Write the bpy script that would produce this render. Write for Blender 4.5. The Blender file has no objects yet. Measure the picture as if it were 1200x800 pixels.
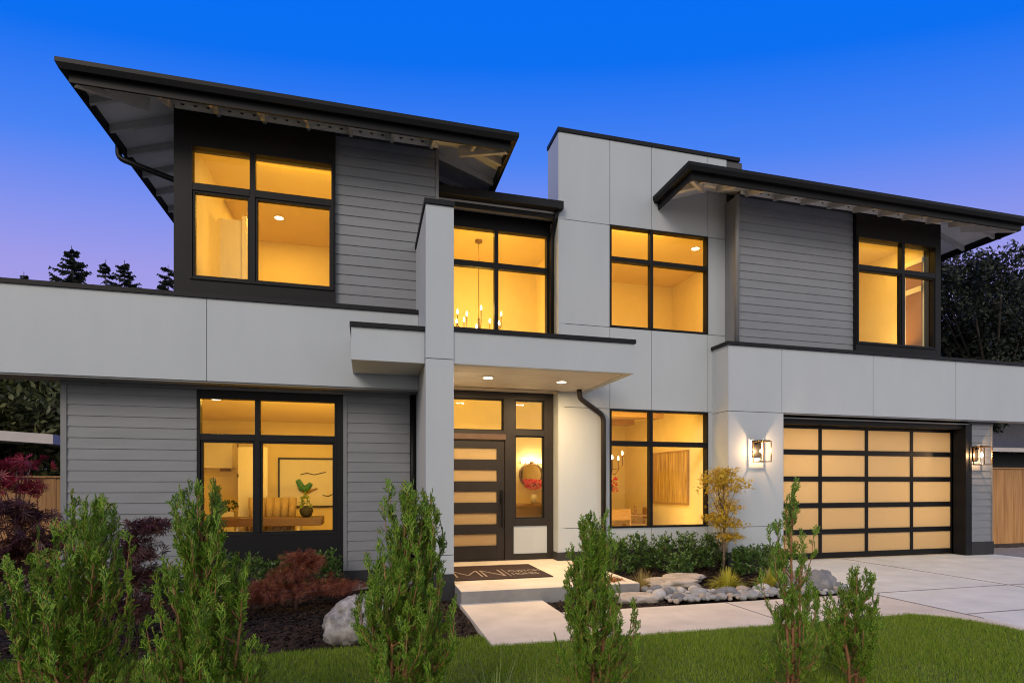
import bpy, math, random
import numpy as np
R = math.radians
rnd = random.Random(7)
scene = bpy.context.scene
COL = scene.collection

# ------------------------------------------------------------------ survey
# Positions were measured on the photograph and carried onto the real planes of
# the house (Y = distance in front of the viewer's station, metres).
F, HX, HY, EYE = 652.0, 600.0, 567.0, 1.5
YAW = math.atan(170.0 / F)
SN, CS = math.sin(YAW), math.cos(YAW)
def px(u, Y):
    r = (u - HX) / F
    return Y * (SN + r * CS) / (CS - r * SN)
def pz(u, v, Y):
    r = (u - HX) / F
    return EYE + Y / (CS - r * SN) * (HY - v) / F
def gp(u, v, z=0.0):
    t = (EYE - z) * F / (v - HY); r = (u - HX) / F
    return t * (SN + r * CS), t * (CS - r * SN)

# ------------------------------------------------------------------ materials
def new_mat(name):
    m = bpy.data.materials.new(name); m.use_nodes = True
    nt = m.node_tree; nt.nodes.clear()
    out = nt.nodes.new('ShaderNodeOutputMaterial')
    return m, nt, out
def N(nt, typ, **kw):
    n = nt.nodes.new(typ)
    for k, v in kw.items():
        if k in n.inputs: n.inputs[k].default_value = v
        else: setattr(n, k, v)
    return n
def c4(c): return (c[0], c[1], c[2], 1.0)
def surf(name, col, rough=.6, var=.12, scale=3.0, bump=0.0, bscale=60.0, metal=0.0, col2=None, stretch=None, spec=.5, detail=5.0, coords='Object'):
    """noise-mottled Principled surface"""
    m, nt, out = new_mat(name); L = nt.links
    p = N(nt, 'ShaderNodeBsdfPrincipled'); p.inputs['Roughness'].default_value = rough
    p.inputs['Metallic'].default_value = metal; p.inputs['Specular IOR Level'].default_value = spec
    tc = N(nt, 'ShaderNodeTexCoord'); mp = N(nt, 'ShaderNodeMapping')
    if stretch: mp.inputs['Scale'].default_value = stretch
    L.new(tc.outputs[coords], mp.inputs['Vector'])
    nz = N(nt, 'ShaderNodeTexNoise'); nz.inputs['Scale'].default_value = scale; nz.inputs['Detail'].default_value = detail
    nz.inputs['Roughness'].default_value = .6
    L.new(mp.outputs[0], nz.inputs['Vector'])
    rp = N(nt, 'ShaderNodeValToRGB')
    c2 = col2 if col2 else [min(1, x * (1 + var)) for x in col]
    c1 = col if col2 else [x * (1 - var) for x in col]
    rp.color_ramp.elements[0].color = c4(c1); rp.color_ramp.elements[1].color = c4(c2)
    rp.color_ramp.elements[0].position = .32; rp.color_ramp.elements[1].position = .68
    L.new(nz.outputs['Fac'], rp.inputs['Fac']); L.new(rp.outputs['Color'], p.inputs['Base Color'])
    if bump:
        nb = N(nt, 'ShaderNodeTexNoise'); nb.inputs['Scale'].default_value = bscale; nb.inputs['Detail'].default_value = 4
        L.new(mp.outputs[0], nb.inputs['Vector'])
        b = N(nt, 'ShaderNodeBump'); b.inputs['Strength'].default_value = bump; b.inputs['Distance'].default_value = .01
        L.new(nb.outputs['Fac'], b.inputs['Height']); L.new(b.outputs['Normal'], p.inputs['Normal'])
    L.new(p.outputs[0], out.inputs[0])
    return m
def leafmat(name, cols, rough=.5, trans=.35, spec=.4):
    """leaf: colour differs from leaf to leaf, some light passes through"""
    m, nt, out = new_mat(name); L = nt.links
    g = N(nt, 'ShaderNodeNewGeometry'); rp = N(nt, 'ShaderNodeValToRGB')
    els = rp.color_ramp.elements
    while len(els) < len(cols): els.new(.5)
    for i, c in enumerate(cols):
        els[i].position = i / max(1, len(cols) - 1); els[i].color = c4(c)
    L.new(g.outputs['Random Per Island'], rp.inputs['Fac'])
    p = N(nt, 'ShaderNodeBsdfPrincipled'); p.inputs['Roughness'].default_value = rough; p.inputs['Specular IOR Level'].default_value = spec
    t = N(nt, 'ShaderNodeBsdfTranslucent'); mx = N(nt, 'ShaderNodeMixShader'); mx.inputs[0].default_value = trans
    L.new(rp.outputs[0], p.inputs['Base Color']); L.new(rp.outputs[0], t.inputs['Color'])
    L.new(p.outputs[0], mx.inputs[1]); L.new(t.outputs[0], mx.inputs[2]); L.new(mx.outputs[0], out.inputs[0])
    return m
def glassmat():
    m, nt, out = new_mat('window_glass'); L = nt.links
    fr = N(nt, 'ShaderNodeFresnel'); geo = N(nt, 'ShaderNodeNewGeometry')   # both faces of the thin pane reflect alike
    io = N(nt, 'ShaderNodeMapRange'); io.inputs['To Min'].default_value = 1.2; io.inputs['To Max'].default_value = 1 / 1.2
    L.new(geo.outputs['Backfacing'], io.inputs['Value']); L.new(io.outputs[0], fr.inputs['IOR'])
    tr = N(nt, 'ShaderNodeBsdfTransparent'); tr.inputs['Color'].default_value = (.95, .97, .96, 1)
    gl = N(nt, 'ShaderNodeBsdfGlossy'); gl.inputs['Roughness'].default_value = .015
    mx = N(nt, 'ShaderNodeMixShader')
    L.new(fr.outputs[0], mx.inputs[0]); L.new(tr.outputs[0], mx.inputs[1]); L.new(gl.outputs[0], mx.inputs[2])
    L.new(mx.outputs[0], out.inputs[0]); return m
def frostmat():
    m, nt, out = new_mat('frosted_glass'); L = nt.links
    tl = N(nt, 'ShaderNodeBsdfTranslucent'); tl.inputs['Color'].default_value = (.86, .80, .70, 1)
    df = N(nt, 'ShaderNodeBsdfPrincipled'); df.inputs['Base Color'].default_value = (.55, .47, .33, 1); df.inputs['Roughness'].default_value = .35
    mx = N(nt, 'ShaderNodeMixShader'); mx.inputs[0].default_value = .3
    L.new(tl.outputs[0], mx.inputs[1]); L.new(df.outputs[0], mx.inputs[2]); L.new(mx.outputs[0], out.inputs[0]); return m
def emit(name, col, s, clear=False):
    m, nt, out = new_mat(name)
    e = N(nt, 'ShaderNodeEmission'); e.inputs[0].default_value = c4(col); e.inputs[1].default_value = s
    if clear:   # clear bulb: the filament's light leaves it
        t = N(nt, 'ShaderNodeBsdfTransparent'); a = N(nt, 'ShaderNodeAddShader'); nt.links.new(e.outputs[0], a.inputs[0]); nt.links.new(t.outputs[0], a.inputs[1]); nt.links.new(a.outputs[0], out.inputs[0])
    else: nt.links.new(e.outputs[0], out.inputs[0])
    return m
def woodmat(name, c1, c2, rough=.55, board=0.0, stretch=(30, 30, 1.2), gapcol=(.03, .02, .01)):
    return surf(name, c1, rough, scale=1.0, col2=c2, stretch=stretch, bump=.15, bscale=3.0)

M = {}
M['panel'] = surf('painted_panel', (.402, .436, .465), .55, scale=1.1, col2=(.432, .466, .496), bump=.10, bscale=55, stretch=(1.6, 1.6, .5), detail=7)
M['siding'] = surf('painted_siding', (.19, .20, .218), .55, var=.07, scale=1.6, bump=.12, bscale=40, stretch=(1, 6, 6))
M['trimgrey'] = surf('grey_trim', (.18, .185, .195), .5, var=.05)
M['joint'] = surf('panel_joint', (.07, .07, .075), .8)
M['black'] = surf('black_paint', (.0075, .0075, .0085), .5, spec=.2, var=.15, scale=2.0, bump=.04, bscale=120)
M['blackmetal'] = surf('black_metal', (.005, .005, .0055), .45, var=.2, scale=4, spec=.2)
M['cap'] = surf('parapet_flashing', (.010, .010, .012), .5, spec=.2, var=.15)
M['bronze'] = surf('bronze_paint', (.022, .018, .016), .45, spec=.3, var=.15, scale=3)
M['foundation'] = surf('dark_foundation', (.02, .02, .022), .75, var=.2, scale=6, bump=.1)
M['sheath'] = surf('eave_sheathing', (.80, .78, .74), .7, var=.1, scale=2)
M['rafter'] = surf('eave_rafter', (.55, .53, .50), .6, var=.1, scale=4)
M['roofing'] = surf('roofing', (.03, .03, .032), .8, var=.3, scale=30, bump=.4)
M['bounce_membrane'] = surf('pale_bounce_membrane', (.42, .42, .40), .8, var=.1, scale=2)  # made pale so the unseen flat roofs bounce light up under the eaves
M['soffit'] = surf('canopy_soffit', (.58, .53, .47), .6, var=.06, scale=2)
M['glass'] = glassmat(); M['frost'] = frostmat()
def concrete(name, a, b):
    return surf(name, a, .8, col2=b, scale=2.2, bump=.12, bscale=140, detail=9)
M['concrete'] = concrete('concrete', (.57, .50, .39), (.71, .625, .495))
M['concrete_edge'] = concrete('concrete_step', (.17, .165, .16), (.30, .29, .275))
M['drive'] = concrete('driveway_concrete', (.60, .59, .505), (.75, .735, .64))
M['jointdark'] = surf('concrete_joint', (.25, .22, .20), .9)
M['mulch'] = surf('mulch_soil', (.010, .0065, .005), .95, col2=(.045, .027, .018), scale=45, bump=1.0, bscale=60, detail=8)
M['chip'] = leafmat('bark_chip', [(.008, .005, .004), (.022, .013, .009), (.05, .028, .018), (.014, .009, .007)], .85, 0.0, .2)
M['soil'] = surf('lawn_soil', (.05, .075, .010), .95, col2=(.075, .11, .016), scale=20)
M['ground'] = surf('far_ground', (.10, .10, .06), .95, col2=(.14, .14, .08), scale=1.5)
M['grass'] = leafmat('grass_blade', [(.08, .155, .006), (.18, .30, .014), (.34, .46, .045), (.12, .21, .010), (.20, .33, .015), (.36, .34, .10)], .55, .3, .25)
M['gravel'] = surf('gravel', (.14, .13, .125), .9, col2=(.36, .34, .33), scale=55, bump=1.0, bscale=50)
M['fence'] = woodmat('cedar_board', (.36, .165, .05), (.56, .29, .10))
M['stem'] = surf('thuja_bark', (.20, .085, .035), .8, col2=(.36, .17, .075), scale=20, bump=.4)
M['bark'] = surf('bark', (.10, .07, .05), .85, col2=(.20, .14, .10), scale=15, bump=.5)
M['darkbark'] = surf('dark_bark', (.03, .022, .018), .9, col2=(.07, .05, .04), scale=10, bump=.5)
M['redbark'] = surf('maple_bark', (.09, .045, .04), .8, col2=(.17, .09, .07), scale=20, bump=.3)
M['thuja'] = leafmat('thuja_spray', [(.042, .10, .010), (.10, .23, .016), (.23, .40, .03), (.07, .16, .014), (.18, .33, .03), (.36, .53, .055), (.26, .15, .05)], .45, .25, .4)
M['privet'] = leafmat('evergreen_leaf', [(.028, .065, .014), (.06, .13, .022), (.13, .22, .045), (.035, .085, .018)], .4, .2, .5)
M['yellowleaf'] = leafmat('yellow_maple_leaf', [(.44, .31, .018), (.60, .43, .04), (.52, .31, .025), (.38, .34, .04)], .5, .4)
M['redleaf'] = leafmat('red_maple_leaf', [(.12, .028, .018), (.26, .065, .03), (.36, .12, .045), (.07, .018, .014), (.20, .04, .025)], .5, .3)
M['purpleleaf'] = leafmat('purple_maple_leaf', [(.03, .010, .014), (.075, .02, .025), (.05, .018, .018), (.12, .045, .03)], .5, .25)
M['crimson'] = leafmat('crimson_maple_leaf', [(.36, .025, .05), (.22, .015, .03), (.10, .012, .02)], .5, .35)
M['hakone'] = leafmat('golden_grass_blade', [(.42, .40, .035), (.60, .55, .08), (.30, .34, .035)], .5, .3)
M['goldtuft'] = leafmat('tan_grass_blade', [(.32, .24, .07), (.46, .35, .13), (.25, .22, .06)], .6, .3)
M['paleblade'] = leafmat('pale_blade', [(.22, .32, .08), (.35, .42, .15), (.15, .24, .05)], .5, .3)
M['heuchera'] = leafmat('orange_leaf', [(.30, .10, .03), (.42, .20, .05), (.2, .06, .03)], .5, .3)
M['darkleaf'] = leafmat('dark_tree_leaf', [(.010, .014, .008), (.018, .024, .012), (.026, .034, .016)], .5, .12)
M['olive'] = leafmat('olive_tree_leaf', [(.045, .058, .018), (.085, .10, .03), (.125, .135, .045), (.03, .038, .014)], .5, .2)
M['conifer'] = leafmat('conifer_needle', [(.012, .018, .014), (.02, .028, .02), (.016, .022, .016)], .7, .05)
def rockmat(name, a, b, sc):
    return surf(name, a, .8, col2=b, scale=sc, bump=.5, bscale=25, detail=9)
M['rockwhite'] = rockmat('pale_boulder', (.12, .108, .095), (.44, .41, .37), 11)
M['rocktan'] = rockmat('tan_boulder', (.30, .25, .20), (.50, .44, .38), 5)
M['rockgrey'] = rockmat('grey_boulder', (.12, .12, .12), (.28, .27, .26), 5)
M['cob1'] = rockmat('river_stone_grey', (.22, .22, .215), (.34, .335, .325), 9)
M['cob2'] = rockmat('river_stone_pale', (.36, .34, .32), (.5, .48, .45), 9)
M['cob3'] = rockmat('river_stone_tan', (.30, .235, .18), (.42, .34, .27), 9)
M['cob4'] = rockmat('river_stone_dark', (.12, .12, .125), (.2, .2, .205), 9)
# interiors
M['cream'] = surf('cream_wall', (.80, .67, .38), .8, var=.03)
M['ceil'] = surf('room_ceiling_paint', (.78, .62, .30), .85, var=.02)
M['oak'] = surf('oak_floor', (.34, .21, .11), .45, col2=(.46, .30, .17), scale=2, stretch=(14, 1, 1))
M['walnut'] = surf('walnut', (.10, .05, .028), .45, col2=(.17, .09, .05), scale=3, stretch=(2, 18, 18))
M['woodchair'] = surf('light_wood', (.30, .17, .07), .5, col2=(.42, .25, .11), scale=3, stretch=(2, 18, 18))
M['tanfabric'] = surf('tan_fabric', (.42, .30, .17), .9, var=.1, scale=30, bump=.2)
M['whitepaint'] = surf('white_paint', (.8, .74, .62), .5, var=.03)
M['brass'] = surf('aged_brass', (.20, .12, .05), .35, metal=.8, var=.2)
M['paperwhite'] = surf('art_paper', (.78, .74, .66), .8, var=.03)
M['artgreen'] = surf('green_ink', (.02, .14, .03), .7, col2=(.09, .32, .06), scale=12)
M['artdark'] = surf('dark_ink', (.03, .03, .03), .7)
M['reed'] = surf('gold_striped_canvas', (.22, .12, .03), .7, col2=(.62, .42, .14), scale=1.0, stretch=(1, 26, 1.6), detail=8)
M['mirror'] = surf('mirror_glass', (.7, .62, .5), .06, metal=1.0, var=.02)
M['pink'] = leafmat('pink_petal', [(.75, .12, .14), (.85, .25, .22), (.7, .06, .1)], .6, .3)
M['red'] = leafmat('red_petal', [(.55, .02, .02), (.65, .05, .04)], .6, .3)
M['shade'] = surf('brown_shade', (.30, .155, .09), .9, var=.05, scale=3)
M['mat'] = surf('coir_mat', (.022, .010, .007), .95, col2=(.045, .020, .013), scale=60, bump=.6, bscale=150)
M['matletter'] = surf('mat_lettering', (.33, .26, .20), .9, var=.1, scale=40)
M['shingle'] = surf('grey_shingle', (.035, .035, .038), .9, col2=(.095, .09, .092), scale=6, stretch=(1.2, 1, 7), bump=.4, bscale=8)
M['fascia_white'] = surf('pale_fascia', (.5, .45, .43), .7, var=.06)
M['darkwall'] = surf('dark_neighbour_wall', (.02, .02, .024), .8)
WARM = (1.0, .56, .085)
M['lamp'] = emit('lamp_lens', (1.0, .86, .55), 14.0)
M['bulb'] = emit('bulb', (1.0, .78, .42), 16.0, True)

# ------------------------------------------------------------------ mesh helpers
def world_off(o):
    x = y = z = 0.0
    while o is not None:
        x += o.location[0]; y += o.location[1]; z += o.location[2]; o = o.parent
    return (x, y, z)
def link(name, me, parent=None):
    o = bpy.data.objects.new(name, me); COL.objects.link(o)
    if parent is not None: o.parent = parent
    return o
def tag(o, label, cat, group=None, kind=None):
    if label: o['label'] = label
    if cat: o['category'] = cat
    if group: o['group'] = group
    if kind: o['kind'] = kind
    return o
def thing(name, label, cat, loc, group=None):
    o = bpy.data.objects.new(name, None); o.empty_display_size = .2; COL.objects.link(o); o.location = loc
    return tag(o, label, cat, group)
class MB:
    def __init__(s): s.v = []; s.f = []; s.m = []; s.cur = 0
    def poly(s, pts):
        b = len(s.v); s.v += [tuple(p) for p in pts]; s.f.append(tuple(range(b, b + len(pts)))); s.m.append(s.cur)
    def hexa(s, p):   # 8 points: bottom ring 0-3 (ccw from above), top ring 4-7
        b = len(s.v); s.v += [tuple(q) for q in p]
        for f in ((3, 2, 1, 0), (4, 5, 6, 7), (0, 1, 5, 4), (1, 2, 6, 5), (2, 3, 7, 6), (3, 0, 4, 7)):
            s.f.append(tuple(b + i for i in f)); s.m.append(s.cur)
    def box(s, x0, x1, y0, y1, z0, z1):
        s.hexa([(x0, y0, z0), (x1, y0, z0), (x1, y1, z0), (x0, y1, z0), (x0, y0, z1), (x1, y0, z1), (x1, y1, z1), (x0, y1, z1)])
    def prism(s, poly, z0, z1):   # poly xy ccw
        n = len(poly); b = len(s.v)
        z0f = z0 if callable(z0) else (lambda x, y: z0); z1f = z1 if callable(z1) else (lambda x, y: z1)
        s.v += [(x, y, z0f(x, y)) for x, y in poly] + [(x, y, z1f(x, y)) for x, y in poly]
        s.f.append(tuple(b + i for i in reversed(range(n)))); s.f.append(tuple(b + n + i for i in range(n))); s.m += [s.cur] * 2
        for i in range(n):
            j = (i + 1) % n; s.f.append((b + i, b + j, b + n + j, b + n + i)); s.m.append(s.cur)
    def beam(s, a, b, w, h):      # top line a-b, width w (horizontal), height h down
        dx, dy = b[0] - a[0], b[1] - a[1]; l = math.hypot(dx, dy) or 1; nx, ny = -dy / l * w / 2, dx / l * w / 2
        s.hexa([(a[0] - nx, a[1] - ny, a[2] - h), (b[0] - nx, b[1] - ny, b[2] - h), (b[0] + nx, b[1] + ny, b[2] - h), (a[0] + nx, a[1] + ny, a[2] - h),
                (a[0] - nx, a[1] - ny, a[2]), (b[0] - nx, b[1] - ny, b[2]), (b[0] + nx, b[1] + ny, b[2]), (a[0] + nx, a[1] + ny, a[2])])
    def tube(s, pts, rad, n=8, cap=True):
        pts = [np.array(p, float) for p in pts]
        rs = rad if hasattr(rad, '__len__') else [rad] * len(pts)
        b0 = len(s.v); up = None
        for i, p in enumerate(pts):
            d = pts[min(i + 1, len(pts) - 1)] - pts[max(i - 1, 0)]; d = d / (np.linalg.norm(d) + 1e-9)
            if up is None:
                up = np.cross(d, (0, 0, 1.0) if abs(d[2]) < .9 else (1.0, 0, 0))
            up = up - d * np.dot(up, d); up /= np.linalg.norm(up) + 1e-9; w = np.cross(d, up)
            for k in range(n):
                a = 2 * math.pi * k / n; s.v.append(tuple(p + rs[i] * (math.cos(a) * up + math.sin(a) * w)))
        for i in range(len(pts) - 1):
            for k in range(n):
                a, b = b0 + i * n + k, b0 + i * n + (k + 1) % n
                s.f.append((a, b, b + n, a + n)); s.m.append(s.cur)
        if cap:
            s.f.append(tuple(b0 + k for k in reversed(range(n)))); s.f.append(tuple(b0 + (len(pts) - 1) * n + k for k in range(n))); s.m += [s.cur] * 2
    def lathe(s, c, prof, n=20):  # prof [(r,z)]
        b0 = len(s.v)
        for r, z in prof:
            for k in range(n):
                a = 2 * math.pi * k / n; s.v.append((c[0] + r * math.cos(a), c[1] + r * math.sin(a), c[2] + z))
        for i in range(len(prof) - 1):
            for k in range(n):
                a, b = b0 + i * n + k, b0 + i * n + (k + 1) % n
                s.f.append((a, b, b + n, a + n)); s.m.append(s.cur)
        s.f.append(tuple(b0 + k for k in reversed(range(n)))); s.f.append(tuple(b0 + (len(prof) - 1) * n + k for k in range(n))); s.m += [s.cur] * 2
    def build(s, name, mat, parent=None, smooth=False, bevel=0.0):
        ox, oy, oz = world_off(parent)
        me = bpy.data.meshes.new(name)
        me.from_pydata([(x - ox, y - oy, z - oz) for x, y, z in s.v], [], s.f)
        mats = mat if isinstance(mat, (list, tuple)) else [mat]
        for m in mats: me.materials.append(m)
        if len(mats) > 1: me.polygons.foreach_set('material_index', s.m)
        if smooth: me.polygons.foreach_set('use_smooth', [True] * len(s.f))
        me.update()
        o = link(name, me, parent)
        if bevel:
            b = o.modifiers.new('edge', 'BEVEL'); b.width = bevel; b.segments = 2; b.limit_method = 'ANGLE'; b.angle_limit = R(40)
        return o
def npmesh(name, V, Fc, mat, parent=None, smooth=False):
    V = np.asarray(V, np.float32) - np.array(world_off(parent), np.float32); Fc = np.asarray(Fc, np.int32)
    me = bpy.data.meshes.new(name); n, k = Fc.shape
    me.vertices.add(len(V)); me.vertices.foreach_set('co', V.ravel())
    me.loops.add(n * k); me.loops.foreach_set('vertex_index', Fc.ravel())
    me.polygons.add(n); me.polygons.foreach_set('loop_start', np.arange(0, n * k, k, dtype=np.int32))
    me.polygons.foreach_set('loop_total', np.full(n, k, np.int32))
    if smooth: me.polygons.foreach_set('use_smooth', np.ones(n, bool))
    me.materials.append(mat); me.update(calc_edges=True); me.validate()
    return link(name, me, parent)
def rect_minus(r, holes):
    x0, x1, z0, z1 = r
    xs = sorted({x0, x1} | {min(max(h[i], x0), x1) for h in holes for i in (0, 1)})
    out = []
    for a, b in zip(xs, xs[1:]):
        if b - a < 1e-5: continue
        mid = (a + b) / 2; cur = z0
        for h in sorted([h for h in holes if h[0] < mid < h[1] and h[3] > z0 and h[2] < z1], key=lambda h: h[2]):
            if h[2] > cur + 1e-5: out.append((a, b, cur, h[2]))
            cur = max(cur, h[3])
        if cur < z1 - 1e-5: out.append((a, b, cur, z1))
    return out
def gridwall(mb, x0, x1, z0, z1, y0, y1, holes=()):
    for a, b, c, d in rect_minus((x0, x1, z0, z1), holes): mb.box(a, b, y0, y1, c, d)
def panels(mb, rects, Y, holes=(), gap=.005, th=.014):
    for x0, x1, z0, z1 in rects:
        for a, b, c, d in rect_minus((x0 + gap, x1 - gap, z0 + gap, z1 - gap), holes): mb.box(a, b, Y - th, Y - .001, c, d)
def siding(mb, x0, x1, z0, z1, Y, holes=(), exp=.152):
    k = 0
    while z0 + k * exp < z1 - .02:
        a, b = z0 + k * exp, min(z1, z0 + (k + 1) * exp)
        for p, q, c, d in rect_minus((x0, x1, a, b), holes):
            fb = Y - .005 - .012 * (1 - (c - a) / exp); ft = Y - .005 - .012 * (1 - (d - a) / exp)
            mb.hexa([(p, fb, c), (q, fb, c), (q, Y - .001, c), (p, Y - .001, c), (p, ft, d), (q, ft, d), (q, Y - .001, d), (p, Y - .001, d)])
        k += 1
def basis(D, rng, roll=None):
    D = D / (np.linalg.norm(D, axis=1, keepdims=True) + 1e-9); n = len(D)
    Rv = rng.normal(size=(n, 3)) if roll is None else roll
    X = Rv - D * np.sum(Rv * D, axis=1, keepdims=True); X /= np.linalg.norm(X, axis=1, keepdims=True) + 1e-9
    return np.stack([X, np.cross(D, X), D], axis=2)     # columns x, y, z(axis)
def place(protos, pos, B, scl, rng):
    """merge copies of prototype meshes (V,F) at pos with basis B and scale"""
    ch = rng.integers(0, len(protos), len(pos)); VV, FF, off = [], [], 0
    for i, (pv, pf) in enumerate(protos):
        idx = np.where(ch == i)[0]
        if not len(idx): continue
        v = np.einsum('nij,kj->nki', B[idx], pv) * scl[idx][:, None, None] + pos[idx][:, None, :]
        f = pf[None] + (np.arange(len(idx)) * len(pv))[:, None, None] + off
        VV.append(v.reshape(-1, 3)); FF.append(f.reshape(-1, pf.shape[1])); off += len(idx) * len(pv)
    return np.concatenate(VV), np.concatenate(FF)

# ------------------------------------------------------------------ camera, sky, sun
cam = bpy.data.cameras.new('camera'); camo = bpy.data.objects.new('camera', cam); COL.objects.link(camo)
camo.location = (0, 0, EYE); camo.rotation_euler = (R(90), 0, -YAW)
cam.sensor_width = 36; cam.lens = 36 * F / 1200; cam.shift_y = (HY - 400) / 1200; cam.clip_end = 2000; cam.clip_start = .05
scene.camera = camo
w = bpy.data.worlds.new('World'); scene.world = w; w.use_nodes = True
nt = w.node_tree; nt.nodes.clear(); L = nt.links
out = N(nt, 'ShaderNodeOutputWorld'); bg = N(nt, 'ShaderNodeBackground'); L.new(bg.outputs[0], out.inputs[0])
tc = N(nt, 'ShaderNodeTexCoord'); sp = N(nt, 'ShaderNodeSeparateXYZ'); L.new(tc.outputs['Generated'], sp.inputs[0])
def lin(*c): return [((x / 255) / 12.92 if x / 255 <= .04045 else ((x / 255 + .055) / 1.055) ** 2.4) for x in c]
def ramp(stops):
    r = N(nt, 'ShaderNodeValToRGB'); e = r.color_ramp.elements
    while len(e) < len(stops): e.new(.5)
    for i, (p, c) in enumerate(stops): e[i].position = p; e[i].color = c4(c)
    return r
# dusk in the east: the violet band above the horizon lies across the heading of the house front
dusk = ramp([(0, lin(178, 164, 222)), (.25, lin(170, 159, 228)), (.336, lin(160, 155, 231)), (.405, lin(133, 147, 236)), (.50, lin(72, 130, 243)), (.60, lin(3, 110, 240)), (.66, lin(0, 109, 242)), (1, lin(0, 68, 196))])
def vdot(v):
    n = N(nt, 'ShaderNodeVectorMath', operation='DOT_PRODUCT'); n.inputs[1].default_value = v; L.new(tc.outputs['Generated'], n.inputs[0]); return n.outputs['Value']
def mth(op, a_, b_):
    n = N(nt, 'ShaderNodeMath', operation=op)
    for i_, q_ in enumerate((a_, b_)):
        if isinstance(q_, (int, float)): n.inputs[i_].default_value = q_
        elif q_ is not None: L.new(q_, n.inputs[i_])
    return n.outputs[0]
fz, ff, fs = sp.outputs['Z'], vdot((SN, CS, 0)), vdot((CS, -SN, 0))
den = mth('SQRT', mth('ADD', mth('ADD', mth('MULTIPLY', fz, fz), mth('MULTIPLY', ff, ff)), mth('MULTIPLY', mth('MULTIPLY', fs, fs), .35)), None)
L.new(mth('DIVIDE', fz, den), dusk.inputs[0])
# the after-sunset glow in the west, behind the viewer
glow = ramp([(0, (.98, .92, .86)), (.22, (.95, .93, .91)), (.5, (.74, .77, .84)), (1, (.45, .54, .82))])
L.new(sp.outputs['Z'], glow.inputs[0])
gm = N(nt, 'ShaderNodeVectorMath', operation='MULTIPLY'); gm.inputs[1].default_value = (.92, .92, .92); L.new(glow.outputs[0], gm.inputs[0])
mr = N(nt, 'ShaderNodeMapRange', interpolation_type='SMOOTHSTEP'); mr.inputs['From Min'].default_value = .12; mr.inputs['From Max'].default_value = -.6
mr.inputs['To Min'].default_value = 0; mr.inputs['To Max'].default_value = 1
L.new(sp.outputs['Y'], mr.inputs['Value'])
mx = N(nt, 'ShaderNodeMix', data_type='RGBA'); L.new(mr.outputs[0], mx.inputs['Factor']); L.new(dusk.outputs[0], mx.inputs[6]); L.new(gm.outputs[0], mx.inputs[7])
# a trace of the physical sky with the sun on the horizon
sky = N(nt, 'ShaderNodeTexSky', sky_type='NISHITA'); sky.sun_disc = False; sky.sun_elevation = R(2); sky.sun_rotation = R(200)
sm = N(nt, 'ShaderNodeVectorMath', operation='SCALE'); sm.inputs['Scale'].default_value = .005; L.new(sky.outputs[0], sm.inputs[0])
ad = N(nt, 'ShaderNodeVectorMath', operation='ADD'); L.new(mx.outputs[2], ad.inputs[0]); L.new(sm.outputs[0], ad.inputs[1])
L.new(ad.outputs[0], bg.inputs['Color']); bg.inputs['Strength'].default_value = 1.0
sl = bpy.data.lights.new('sun', 'SUN'); so = bpy.data.objects.new('sun', sl); COL.objects.link(so)
sl.energy = 1.6; sl.angle = R(28); sl.color = (1, .86, .70); so.rotation_euler = (R(58), 0, R(-36)); so.location = (-5, -10, 12)
vs = scene.view_settings; vs.view_transform = 'Standard'; vs.look = 'None'; vs.exposure = 0.0; vs.gamma = 1.0
scene.render.engine = 'CYCLES'; cy = scene.cycles; cy.use_denoising = True; cy.denoiser = 'OPENIMAGEDENOISE'; cy.denoising_input_passes = 'RGB_ALBEDO_NORMAL'; cy.denoising_prefilter = 'ACCURATE'; cy.filter_width = 1.1; cy.max_bounces = 8; cy.transparent_max_bounces = 12
cy.diffuse_bounces = 4; cy.glossy_bounces = 3; cy.sample_clamp_indirect = 6.0; cy.caustics_reflective = False; cy.caustics_refractive = False
def lamp(name, kind, loc, energy, col=WARM, size=.1, rot=(0, 0, 0), spot=None, size_y=None):
    l = bpy.data.lights.new(name, kind); o = bpy.data.objects.new(name, l); COL.objects.link(o)
    l.energy = energy; l.color = col; o.location = loc; o.rotation_euler = rot
    if kind == 'AREA':
        l.shape = 'DISK' if size_y is None else 'RECTANGLE'; l.size = size
        if size_y: l.size_y = size_y
    else: l.shadow_soft_size = size
    if spot: l.spot_size = R(spot); l.spot_blend = .6
    return o

# ------------------------------------------------------------------ planes of the house
YS = 8.95      # grey siding, both wings
YB = 8.86      # black window boxes
YT = 9.28      # tower and dining wall
YE = 9.60      # entry wall
YG = 9.20      # garage door
YP = 8.80      # garage pier and band
YBL = 8.50     # band of the left wing
YF = 7.43      # front of fin and canopy
X_L = px(72, YS); X_FIN0, X_FIN1 = .755, 1.13; X_T = px(655, YT); X_G0 = px(853.5, YP); X_PIER = px(917, YP)
X_UR0 = 6.62; X_UR1 = px(1102.5, YB); X_C0 = px(1137, YS); X_C1 = px(1161.5, YS); X_UL0 = px(203.5, YB); X_UL1 = px(513.9, YS)
Z_BL0, Z_BL1 = 2.92, 4.06; Z_BG0, Z_BG1 = 2.83, 4.03; ZTOP = 6.84

house = thing('modern_house', 'large two-storey grey house with pale flat panels, black window frames and lit windows', 'house', (3.0, 9.3, 0))

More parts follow.
